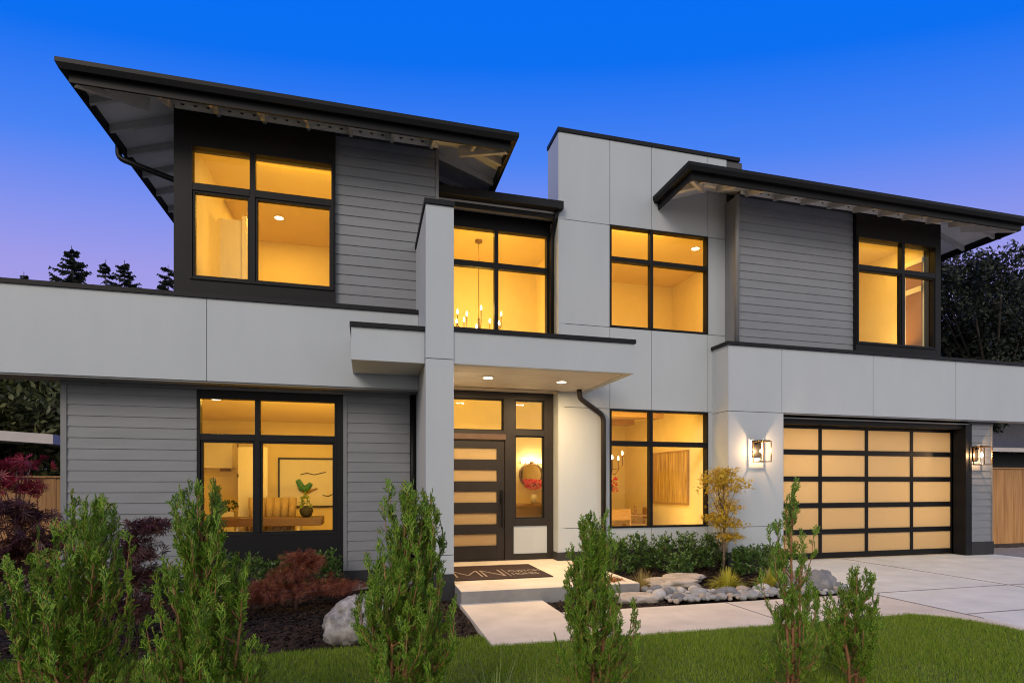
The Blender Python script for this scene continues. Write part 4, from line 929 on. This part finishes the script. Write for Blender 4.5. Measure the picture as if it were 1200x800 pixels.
for i in range(14000):
    t = rnd.random(); x = 3.72 + t * 3.0; y0_ = 6.27; wdt = .62 + .2 * math.sin(x * 2.2)
    y = y0_ + rnd.random() * wdt; r = rnd.choice((.03, .035, .04, .045, .055, .065, .08, .10))
    if x > 6.3: y += (x - 6.3) * .7
    if len(cobs) > 270: break
    if try_cob(x, y, r):
        col, mt = rnd.choice((('grey', 'cob1'), ('grey', 'cob1'), ('grey', 'cob1'), ('pale', 'cob2'), ('tan', 'cob3'), ('dark grey', 'cob4'), ('dark grey', 'cob4')))
        rock('river_stone', 'smooth %s river stone in the stone border beside the walkway' % col, 'river stone', x, y, r * .35 + rnd.uniform(0, .03), r * rnd.uniform(1.0, 1.4), r * rnd.uniform(.85, 1.0), r * rnd.uniform(.68, .9), rnd.uniform(-.6, .6), k + 20, M[mt], .16, 9, group=col + ' river stones bordering the walkway', freq=1.1); k += 1

# ------------------------------------------------------------------ plants
def segtube(P0, P1, r0, r1, flat=1.0, side=None, mid=1.0, n=4):
    """tapered 4-sided finger in local coordinates -> verts, quads"""
    P0, P1 = np.array(P0, float), np.array(P1, float); d = P1 - P0; d /= np.linalg.norm(d); s_ = np.cross(d, (0, 1, 0)); s_ /= np.linalg.norm(s_) + 1e-9; t_ = np.cross(d, s_)
    V = []
    for f, r in ((0, r0), (.55, (r0 + r1) / 2 * mid), (1, r1)):
        c = P0 + (P1 - P0) * f
        for k in range(n): a = 2 * math.pi * k / n; V.append(c + r * math.cos(a) * s_ + r * flat * math.sin(a) * t_)
    Fc = [(j * n + k, j * n + (k + 1) % n, (j + 1) * n + (k + 1) % n, (j + 1) * n + k) for j in range(2) for k in range(n)]
    return np.array(V), Fc
def spray(seed, nf=7, L=1.0):
    rg = random.Random(seed); V, Fc = [], []
    def add(p, q, r0, r1):
        v, f = segtube(p, q, r0, r1, .55, mid=1.15); b = sum(len(x) for x in V); V.append(v); Fc.extend([tuple(i + b for i in t) for t in f])
    bend = rg.uniform(-.12, .12); ax = lambda t: np.array([bend * t * t, .08 * math.sin(3 * t + seed), t]) * L
    for i in range(4): add(ax(i / 4), ax((i + 1) / 4), .030 - .004 * i, .026 - .005 * i)
    for i in range(nf):
        t = .12 + .8 * i / nf; sg = 1 if i % 2 else -1; ln = (.46 - .34 * t) * rg.uniform(.8, 1.25); an = R(rg.uniform(20, 38))
        p = ax(t); q = p + ln * np.array([sg * math.sin(an), rg.uniform(-.12, .12), math.cos(an)]); add(p, q, .030, .022)
        if ln > .18:
            for sg2, tt in ((1, .4), (-1, .6), (1, .8))[: 3 if ln > .28 else 2]:
                p2 = p + (q - p) * tt; an2 = an * sg + sg2 * R(34); l2 = ln * .42 * rg.uniform(.7, 1.2)
                add(p2, p2 + l2 * np.array([math.sin(an2), rg.uniform(-.15, .15), math.cos(an2)]), .026, .018)
    return np.concatenate(V), np.array(Fc)
SPRAYS = [spray(i, 6 + i % 4) for i in range(8)]
def thuja(label, x, y, h, wd, leaders, seed, n=520, sparse=0.0):
    rng = np.random.default_rng(seed); o = thing('arborvitae_shrub', label, 'shrub', (x, y, -.02), 'arborvitae shrubs in the front row')
    st = MB(); pos, D, sc = [], [], []
    ncol = len(leaders); hs = [l[2] for l in leaders]
    # leaders: (dx, dy, height)
    for dx, dy, hh in leaders:
        pts = [(x + dx * .5, y + dy * .5, -.03)] + [(x + dx * (.5 + .5 * t) + .012 * math.sin(9 * t + seed), y + dy * (.5 + .5 * t), hh * t) for t in (.25, .5, .75, .97)]
        st.tube(pts, [.014, .012, .009, .006, .003], 6)
        # open tip: sprigs alternating up the leader
        m_ = int(hh * (20 if sparse else 34))
        for i in range(m_):
            t = rng.uniform(.42, 1.0); k = min(3, int(t * 4)); f = t * 4 - k
            lo = np.array(pts[min(k + (0 if k < 1 else 0), 3)]); hi = np.array(pts[min(k + 1, 4)]); p = lo + (hi - lo) * f
            a = rng.uniform(0, 6.283); el = R(rng.uniform(56, 78)); d = np.array([math.cos(a) * math.cos(el), math.sin(a) * math.cos(el), math.sin(el)])
            pos.append(p); D.append(d); sc.append((.055 + .065 * (1 - t)) * rng.uniform(.8, 1.3))
        pos.append(np.array(pts[-1]) - (0, 0, .03)); D.append(np.array([.02, 0, 1.0])); sc.append(.11)
    # body: branchlets leave the leaders, swing outwards and turn up; sprays ride on their outer part
    nb = n // 6
    for i in range(nb):
        li = rng.integers(ncol) if i % 2 else 0; dx, dy, hh = leaders[li]
        z = hh * .80 * ((i + rng.uniform()) / nb) ** 1.1; prof = .98 * (1 - z / hh) ** .85 + .05
        a = i * 2.4 + rng.normal(0, .4); rr = wd / 2 * prof * rng.uniform(.35, 1.35); ln = min(rr * .9 + hh * rng.uniform(.07, .20), hh * .97 - z)
        p0 = np.array([x + dx * (.5 + .5 * z / hh), y + dy * (.5 + .5 * z / hh), z]); o_ = np.array([math.cos(a), math.sin(a), 0])
        if sparse and rng.uniform() < sparse * (z / hh): continue
        q = lambda t: p0 + o_ * rr * (1 - (1 - t) ** 2) + np.array([0, 0, ln * t ** 1.4])
        st.tube([q(0), q(.35), q(.7), q(1)], [.0055, .004, .003, .0015], 5)
        ns = rng.integers(9, 15)
        for j in range(ns):
            t = .22 + .78 * (j + rng.uniform()) / ns; tan = q(min(1, t + .05)) - q(t - .05); tan /= np.linalg.norm(tan) + 1e-9
            d = tan * .55 + np.array([0, 0, .75]) + rng.normal(0, .36, 3) * (1, 1, .4) + o_ * .10
            pos.append(q(t) + rng.normal(0, .006, 3)); D.append(d); sc.append(rng.uniform(.055, .115) * (1.2 - .3 * t))
        pos.append(q(.97)); D.append(np.array([0, 0, 1.0]) + rng.normal(0, .15, 3)); sc.append(rng.uniform(.09, .14))
    st.build('stem', M['stem'], o, smooth=True)
    pos, D, sc = np.array(pos), np.array(D), np.array(sc); VV, FF = place(SPRAYS, pos, basis(D, rng), sc, rng)
    npmesh('foliage', VV, FF, M['thuja'], o, True)
YR = 3.4
def TX(u, Y=YR): return px(u, Y)
def TH(u, v, Y=YR): return pz(u, v, Y) - .06
thuja('broad arborvitae shrub at the far left with two leaders before the purple maple', TX(78, 3.5), 3.5, TH(112, 575, 3.5), .52, [(.13, .0, TH(112, 572, 3.5)), (-.16, .05, TH(40, 612, 3.5)), (.0, -.1, TH(75, 640, 3.5)), (-.27, .0, TH(15, 650, 3.5))], 1, 620)
thuja('dense arborvitae shrub with one pointed leader before the office window', TX(236), YR, TH(232, 560), .47, [(.0, .0, TH(234, 556)), (.12, .05, TH(262, 640)), (-.12, -.05, TH(205, 655)), (.22, .0, TH(288, 665))], 2, 640)
thuja('arborvitae shrub with a thin second leader standing before the pale fin', TX(475), YR, TH(478, 562), .54, [(.0, .0, TH(478, 560)), (.17, .04, TH(512, 566)), (-.12, -.05, TH(450, 640)), (.22, -.02, TH(530, 660)), (-.2, .05, TH(425, 690))], 3, 680)
thuja('shorter arborvitae shrub in the middle of the lawn before the porch step', TX(695, 3.55), 3.55, TH(693, 598, 3.55), .44, [(.0, .0, TH(692, 596, 3.55)), (-.1, .05, TH(672, 650, 3.55)), (.1, .0, TH(718, 640, 3.55))], 4, 520)
thuja('sparse arborvitae shrub with a bare tall leader before the garage door', TX(928), YR, TH(932, 562), .40, [(.0, .0, TH(936, 562)), (-.07, .0, TH(918, 610)), (.09, .0, TH(955, 640))], 5, 330, .75)
thuja('lowest arborvitae shrub at the right before the driveway corner', TX(1003), YR, TH(1003, 660), .40, [(.0, .0, TH(1003, 660)), (-.12, .0, TH(975, 690)), (.12, .0, TH(1025, 705))], 6, 300, .5)

# leaf prototypes
def star(n, spread=150, wdt=.16, droop=.15):
    V, Fc = [], []
    for k in range(n):
        a = R(-spread / 2 + spread * k / (n - 1)); l = 1.0 if n == 1 else (1 - .35 * abs(2 * k / (n - 1) - 1)); b = len(V); c, s_ = math.cos(a), math.sin(a)
        V += [(0, 0, 0), (l * .5 * s_ - wdt * c * .5, -droop * .4, l * .5 * c + wdt * s_ * .5), (l * s_, -droop, l * c), (l * .5 * s_ + wdt * c * .5, -droop * .4, l * .5 * c - wdt * s_ * .5)]; Fc.append((b, b + 1, b + 2, b + 3))
    return np.array(V, float), np.array(Fc)
OVAL = (np.array([(0, 0, 0), (-.22, .05, .45), (0, -.02, 1.0), (.22, .05, .45)]), np.array([(0, 1, 2, 3)]))
def leaf_obj(name, P, D, s_, protos, mat, parent, seed):
    rng = np.random.default_rng(seed); P, D, s_ = np.array(P), np.array(D), np.array(s_); VV, FF = place(protos, P, basis(D, rng), s_, rng); return npmesh(name, VV, FF, mat, parent)
def bush(label, x, y, rx, ry, h, seed, n=240, mat='privet', leaf=.055, group=None, name='evergreen_shrub', z0=-.04):
    """twigs rising from the base, each with a tuft of oval leaves"""
    rng = np.random.default_rng(seed); o = thing(name, label, 'shrub', (x, y, z0), group); st = MB(); P, D, S = [], [], []
    for i in range(n):
        a = rng.uniform(0, 6.283); q = rng.uniform(0, 1) ** .5; zf = rng.uniform(.15, 1.0); k = math.sqrt(max(.05, 1 - (zf * .8) ** 3)) * (.85 + .25 * math.sin(3 * a + seed))
        tip = np.array([x + rx * q * k * math.cos(a), y + ry * q * k * math.sin(a), z0 + h * zf * rng.uniform(.85, 1.08)])
        if i % 5 == 0: st.tube([(x + .25 * (tip[0] - x), y + .25 * (tip[1] - y), z0), tip - (0, 0, .02)], [.006, .002], 4)
        dd = np.array([math.cos(a) * .6, math.sin(a) * .6, 1.0])
        for j in range(rng.integers(8, 14)):
            b = rng.uniform(0, 6.283); P.append(tip - dd * rng.uniform(0, .07) + rng.normal(0, .006, 3)); D.append(dd * .7 + np.array([math.cos(b), math.sin(b), rng.uniform(-.2, .5)])); S.append(leaf * rng.uniform(.6, 1.2))
    st.build('stem', M['darkbark'], o); leaf_obj('foliage', P, D, S, [OVAL], M[mat], o, seed)
gpv = 'evergreen shrubs under the dining window'
for i, (u, yy, rx, h, lb) in enumerate(((727, 8.75, .26, .62, 'dark evergreen shrub beside the porch downspout, first of the hedge row'), (748, 8.85, .30, .66, 'dark evergreen shrub under the left pane of the dining window'), (776, 8.85, .34, .66, 'dark evergreen shrub under the middle of the dining window'), (806, 8.8, .36, .66, 'dark evergreen shrub under the right pane of the dining window'), (832, 8.85, .30, .63, 'dark evergreen shrub behind the yellow maple trunk'))):
    bush(lb, px(u, yy), yy, rx, .28, h, 30 + i, 210, group=gpv)
bush('low rounded evergreen shrub in front of the hedge row', px(796, 8.1), 8.1, .26, .24, .40, 40, 170, group=gpv)
bush('evergreen shrub right of the yellow maple trunk', px(873, 8.2), 8.2, .34, .26, .48, 41, 230, group=gpv)
bush('evergreen shrub between the maple and the garage door', px(905, 8.45), 8.45, .34, .26, .46, 42, 210, group=gpv)
bush('leggy evergreen shrub under the right of the office window', px(382, 8.5), 8.5, .32, .2, .58, 43, 130)
bush('small evergreen shrub at the left under the office window', px(300, 8.45), 8.45, .26, .2, .55, 44, 110)
bush('small evergreen shrub beneath the window sill, behind the red maple', px(335, 8.6), 8.6, .3, .15, .5, 45, 100)
bush('dark evergreen shrub at the foot of the left siding', px(195, 8.4), 8.4, .4, .25, .42, 46, 150)
x, y = gp(722, 694); bush('orange-leaved low plant behind the middle arborvitae', x, y + .05, .18, .16, .22, 47, 70, 'heuchera', .07, name='heuchera_plant')
def tuft(name, label, x, y, n, L, spread, droop, mat, seed, wd=.004, z0=-.03, cat='ornamental grass'):
    rng = np.random.default_rng(seed); V, Fc = [], []
    for i in range(n):
        a = rng.uniform(0, 6.283); sp_ = rng.uniform(.05, 1) * spread; l = L * rng.uniform(.6, 1.1); r0 = rng.uniform(0, .04); b = len(V); ca, sa = math.cos(a), math.sin(a); m_ = 6
        for j in range(m_):
            t = j / (m_ - 1); rad = r0 + l * (sp_ * t); z = l * (t * (1 - .35 * sp_) - droop * sp_ * t ** 2.4); w_ = wd * (1 - t * .9)
            c = np.array([x + ca * rad, y + sa * rad, z0 + max(.01, z)]); V += [c + (-sa * w_, ca * w_, 0), c - (-sa * w_, ca * w_, 0)]
        Fc += [(b + 2 * j, b + 2 * j + 1, b + 2 * j + 3, b + 2 * j + 2) for j in range(m_ - 1)]
    o = npmesh(name, np.array(V), np.array(Fc), M[mat]); tag(o, label, cat); return o
x, y = gp(752, 690); tuft('feather_grass', 'tan golden upright grass tuft left of the flat boulder', x, y, 220, .36, .75, .1, 'goldtuft', 50, .0028)
x, y = gp(855, 690); tuft('golden_grass', 'yellow mounded grass below the yellow maple trunk', x, y + .05, 520, .38, 1.0, .62, 'hakone', 51, .010)
x, y = gp(912, 690); tuft('golden_grass', 'yellow mounded grass behind the sparse arborvitae', x, y + .1, 460, .40, 1.0, .55, 'hakone', 52, .010)
x, y = gp(902, 678); tuft('feather_grass', 'upright green grass tuft beside the garage pier shrub', x + .25, y + .2, 120, .52, .4, .1, 'paleblade', 53, .003)
tuft('long_grass', 'thin pale wild grass blades rising from the lawn by the walkway', px(581, 3.55), 3.55, 26, .50, .75, .25, 'paleblade', 54, .0035)
tuft('long_grass', 'sparse thin grass blades on the lawn left of the middle arborvitae', px(628, 3.7), 3.7, 16, .40, .9, .4, 'paleblade', 56, .003)
# maples
def maple(name, label, x, y, z0, crown, mats, seed, bark, leaf=.07, nl=2200, trunk_r=.022, proto=None, fork=.35, lean=(0, 0), clumps=26, droop=.0, cat='tree'):
    """crown: list of (dx,dy,dz,rx,ry,rz) leaf clouds round a forked trunk"""
    rng = np.random.default_rng(seed); o = thing(name, label, cat, (x, y, z0)); st = MB()
    zmax = max(c[2] for c in crown); top = np.array([x + lean[0], y + lean[1], z0 + zmax])
    tp = [np.array([x, y, z0 - .02]), np.array([x + lean[0] * .3 + .015, y + lean[1] * .3, z0 + zmax * fork]), np.array([x + lean[0] * .7 - .01, y, z0 + zmax * .7]), top]
    st.tube(tp, [trunk_r, trunk_r * .8, trunk_r * .55, trunk_r * .2], 8); P, D, S, Mi = [], [], [], []
    for ci, (dx, dy, dz, rx, ry, rz) in enumerate(crown):
        c = np.array([x + dx, y + dy, z0 + dz]); sp0 = tp[1] + (tp[2] - tp[1]) * rng.uniform(0, 1) if dz > zmax * .5 else tp[0] + (tp[1] - tp[0]) * rng.uniform(.4, 1)
        for q in range(4):
            e = c + rng.normal(0, .45, 3) * (rx, ry, rz); m_ = (sp0 + e) / 2 + (0, 0, .04); st.tube([sp0, m_, e], [trunk_r * .38, trunk_r * .22, .002], 5)
        for q in range(clumps):
            d = rng.normal(size=3); d /= np.linalg.norm(d); cc = c + d * (rx, ry, rz) * rng.uniform(.25, 1.0) ** .6
            for j in range(int(nl / len(crown) / clumps)):
                P.append(cc + rng.normal(0, .038, 3) * (1.5, 1.5, .6)); a = rng.uniform(0, 6.283); D.append((math.cos(a) + d[0] * .6, math.sin(a) + d[1] * .6, rng.uniform(-.5, .35) - droop)); S.append(leaf * rng.uniform(.6, 1.25))
    st.build('trunk', M[bark], o, smooth=True); leaf_obj('crown', P, D, S, proto or [star(5), star(7)], M[mats], o, seed); return o
x, y = gp(848, 669)
maple('yellow_maple', 'slender small maple with yellow orange leaves beside the dining window', x, y, -.03, [(-.05, 0, 1.42, .38, .3, .20), (.16, 0, 1.55, .30, .28, .16), (-.18, 0, 1.62, .24, .24, .12), (.05, .05, 1.72, .22, .2, .10), (.02, 0, 1.14, .28, .24, .12), (.10, 0, .86, .34, .24, .10), (-.12, 0, .95, .24, .2, .08), (.14, 0, .62, .24, .2, .07)], 'yellowleaf', 60, 'bark', .050, 2900, .024, clumps=40)
x, y = gp(368, 716, -.05)
maple('laceleaf_maple', 'low dome-shaped red laceleaf maple under the office window', x - .22, y + .1, -.05, [(0, 0, .50, .26, .25, .11), (-.28, -.1, .36, .26, .28, .13), (.3, -.05, .33, .30, .28, .12), (-.1, -.2, .30, .5, .3, .12), (.06, 0, .66, .13, .12, .06), (-.48, 0, .22, .24, .25, .10), (.56, 0, .26, .22, .2, .08), (.18, .0, .60, .10, .10, .05)], 'redleaf', 61, 'redbark', .085, 3300, .025, [star(7, 130, .045, .35), star(5, 110, .05, .45)], droop=.7, clumps=34)
maple('purple_maple', 'dark purple-leaved maple rising at the left edge before the cedar fence', px(18, 5.6), 5.6, -.05, [(.02, 0, 1.30, .22, .2, .14), (.16, 0, 1.08, .2, .2, .12), (-.15, 0, .95, .25, .2, .16), (.05, 0, .72, .26, .2, .14)], 'purpleleaf', 62, 'redbark', .09, 1000, .02, [star(7, 170, .14, .2), star(5, 150, .13, .3)], droop=.25)
maple('crimson_maple', 'bright crimson maple branch tips at the left edge above the fence', px(20, 5.9), 5.9, -.05, [(.0, 0, 1.72, .14, .12, .04), (-.1, 0, 1.60, .2, .15, .04), (.06, 0, 1.52, .16, .12, .04)], 'crimson', 63, 'redbark', .085, 260, .018, [star(7, 170, .13, .1)], fork=.5)
maple('purple_maple', 'small dark purple maple before the left grey siding', px(152, 5.9), 5.9, -.05, [(.05, 0, .98, .16, .15, .13), (.0, 0, .72, .22, .2, .14), (-.05, 0, .45, .26, .2, .14), (.17, 0, 1.17, .10, .1, .04)], 'purpleleaf', 64, 'redbark', .085, 1000, .016, [star(7, 170, .13, .25), star(5, 150, .12, .3)], droop=.3)

# ------------------------------------------------------------------ fences and neighbours
def board_fence(label, x0, y0, x1, y1, zb, zt_, base=True):
    o = thing('cedar_fence', label, 'fence', ((x0 + x1) / 2, (y0 + y1) / 2, zb)); L_ = math.hypot(x1 - x0, y1 - y0); ux, uy = (x1 - x0) / L_, (y1 - y0) / L_; n = int(L_ / .145); a = MB()
    for i in range(n):
        t0, t1 = i * .145, i * .145 + .139; d = .006 * (i % 2); h = rnd.uniform(-.006, .006); nx, ny = uy, -ux
        q = lambda t, e: (x0 + ux * t + nx * (d + e), y0 + uy * t + ny * (d + e))
        a.hexa([(*q(t0, .02), zb + .17), (*q(t1, .02), zb + .17), (*q(t1, 0), zb + .17), (*q(t0, 0), zb + .17), (*q(t0, .02), zt_ + h), (*q(t1, .02), zt_ + h), (*q(t1, 0), zt_ + h), (*q(t0, 0), zt_ + h)])
    a.build('board', M['fence'], o)
    a = MB(); a.beam((x0, y0 , zt_ + .05), (x1, y1, zt_ + .05), .10, .035); a.build('cap_rail', M['fence'], o)
    if base: a = MB(); a.beam((x0, y0, zb + .165), (x1, y1, zb + .165), .05, .2); a.build('kick_board', M['darkbark'], o)
    t = .0
    while t < L_:
        a = MB(); a.box(x0 + ux * t - .05, x0 + ux * t + .05, y0 + uy * t + .01, y0 + uy * t + .11, zb - .05, zt_); a.build('post', M['fence'], o); t += 2.4
board_fence('cedar board fence behind the purple maple at the left', -14.5, 12.0, X_L - .02, 12.0, -.1, 1.60)
board_fence('cedar board fence beside the garage above the gravel strip', X_C1 + .05, 10.0, 24, 10.0, -.1, 1.85)
nb = thing('neighbour_house', 'dark neighbouring house with grey shingle roof behind the right fence', 'house', (22, 20, 0))
a = MB(); a.box(15.6, 34, 16.4, 26, -.1, 2.75); a.build('wall', M['darkwall'], nb)
a = MB(); a.hexa([(15.0, 15.7, 2.80), (35, 15.7, 2.80), (35, 21.5, 5.1), (17.5, 21.5, 5.1), (15.0, 15.7, 2.9), (35, 15.7, 2.9), (35, 21.5, 5.2), (17.5, 21.5, 5.2)]); a.build('roof', M['shingle'], nb)
a = MB(); a.box(14.9, 35, 15.56, 15.69, 2.72, 2.87); a.build('gutter', M['fascia_white'], nb)
nb = thing('neighbour_garage', 'low neighbouring outbuilding with a pale roof edge behind the left fence', 'outbuilding', (-18, 17, 0))
xe = px(62, 15.0)
a = MB(); a.box(-26, xe - 2.6, 16.2, 19, -.1, 2.4); a.build('wall', M['darkwall'], nb)
a = MB(); a.hexa([(-26, 15, 3.6), (xe, 15, 2.42), (xe, 19.5, 2.42), (-26, 19.5, 3.6), (-26, 15, 3.82), (xe, 15, 2.64), (xe, 19.5, 2.64), (-26, 19.5, 3.82)]); a.build('roof', M['fascia_white'], nb)

# ------------------------------------------------------------------ trees beyond
def conifer(label, x, y, h, wd, seed, z0=0.0):
    rng = np.random.default_rng(seed); o = thing('conifer_tree', label, 'tree', (x, y, z0), 'conifers beyond the house'); st = MB(); st.tube([(x, y, z0), (x, y, z0 + h * .6), (x, y, z0 + h)], [h * .012, h * .007, .02], 7); st.build('trunk', M['darkbark'], o)
    V, Fc = [], []; z = h * .35
    while z < h * .985:
        t = (h - z) / (h * .65); L_ = wd / 2 * (t ** .75) * rng.uniform(.75, 1.2) + .12; nb_ = rng.integers(5, 8)
        for k in range(nb_):
            a = rng.uniform(0, 6.283); l = L_ * rng.uniform(.6, 1.15); ca, sa = math.cos(a), math.sin(a); m_ = max(5, int(l / .16))
            for j in range(m_):
                f = (j + .3) / m_; r = l * f; zz_ = z - .22 * l * f + .30 * l * f * f
                for sd in (-1, 1):
                    sl_n = (.38 * l * (1 - f) + .14) * rng.uniform(.6, 1.3); b = len(V); p = np.array([x + ca * r, y + sa * r, z0 + zz_])
                    q = p + np.array([ca * .6 - sa * sd * .8, sa * .6 + ca * sd * .8, -.22 - rng.uniform(0, .25)]) * sl_n; w_ = np.array([0, 0, .055 + .05 * rng.uniform()]); w2 = np.array([ca, sa, 0]) * .07
                    V += [p - w2 - w_ * .3, p + w2 + w_, q + w_ * .3, q - w_ * .5]; Fc.append((b, b + 1, b + 2, b + 3))
        z += rng.uniform(.28, .5) * (1.0 if t > .15 else .7)
    npmesh('crown', np.array(V), np.array(Fc), M['conifer'], o)
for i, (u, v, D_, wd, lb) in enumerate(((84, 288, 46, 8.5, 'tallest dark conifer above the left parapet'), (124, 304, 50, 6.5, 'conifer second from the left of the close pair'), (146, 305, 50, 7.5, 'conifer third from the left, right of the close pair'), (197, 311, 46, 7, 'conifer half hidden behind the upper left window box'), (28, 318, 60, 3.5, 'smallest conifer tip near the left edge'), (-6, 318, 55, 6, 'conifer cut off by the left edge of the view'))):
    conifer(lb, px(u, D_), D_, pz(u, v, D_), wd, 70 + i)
def broad(label, x, y, h, crown, mat, seed, nl, leaf, group, tr=.25):
    rng = np.random.default_rng(seed); o = thing('broadleaf_tree', label, 'tree', (x, y, -.1), group); st = MB(); st.tube([(x, y, -.1), (x + .1, y, h * .4), (x, y, h * .8)], [tr, tr * .7, tr * .2], 9); P, D, S = [], [], []
    for (dx, dy, dz, r) in crown:
        c = np.array([x + dx, y + dy, dz]); st.tube([(x, y, h * .35), (x + dx * .5, y + dy * .5, (dz + h * .35) / 2), tuple(c)], [tr * .35, tr * .2, .02], 6)
        for q in range(60):
            d = rng.normal(size=3); d /= np.linalg.norm(d); cc = c + d * r * rng.uniform(.2, 1.05) ** .5
            for j in range(int(nl / len(crown) / 60)):
                P.append(cc + rng.normal(0, r * .10, 3)); D.append(rng.normal(size=3) + d * .6); S.append(leaf * rng.uniform(.6, 1.3))
    st.build('trunk', M['darkbark'], o, smooth=True); leaf_obj('crown', P, D, S, [OVAL], M[mat], o, seed)
def cluster(seed, n, rx, ry, z0, z1, r0, r1):
    q = random.Random(seed); return [(q.uniform(-rx, rx), q.uniform(-ry, ry), q.uniform(z0, z1), q.uniform(r0, r1)) for _ in range(n)]
grp = 'dark trees behind the right wing'
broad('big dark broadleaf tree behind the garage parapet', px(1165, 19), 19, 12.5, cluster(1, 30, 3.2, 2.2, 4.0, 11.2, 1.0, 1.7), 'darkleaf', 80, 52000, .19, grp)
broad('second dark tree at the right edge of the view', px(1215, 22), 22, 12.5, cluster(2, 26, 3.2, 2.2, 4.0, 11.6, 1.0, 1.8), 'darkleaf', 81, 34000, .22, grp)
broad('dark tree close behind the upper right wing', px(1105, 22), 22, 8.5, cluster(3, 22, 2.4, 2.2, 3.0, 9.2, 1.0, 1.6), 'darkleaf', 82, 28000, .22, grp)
grp = 'dense trees behind the left fence'
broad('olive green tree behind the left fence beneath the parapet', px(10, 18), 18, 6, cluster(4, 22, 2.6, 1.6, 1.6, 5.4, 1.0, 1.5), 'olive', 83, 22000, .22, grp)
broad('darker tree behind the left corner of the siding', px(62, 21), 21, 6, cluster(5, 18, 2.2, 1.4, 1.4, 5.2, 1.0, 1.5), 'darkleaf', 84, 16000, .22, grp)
broad('olive tree farther left beyond the fence', px(-60, 19), 19, 6, cluster(6, 18, 3, 1.6, 1.6, 5.4, 1.1, 1.6), 'olive', 85, 16000, .22, grp)
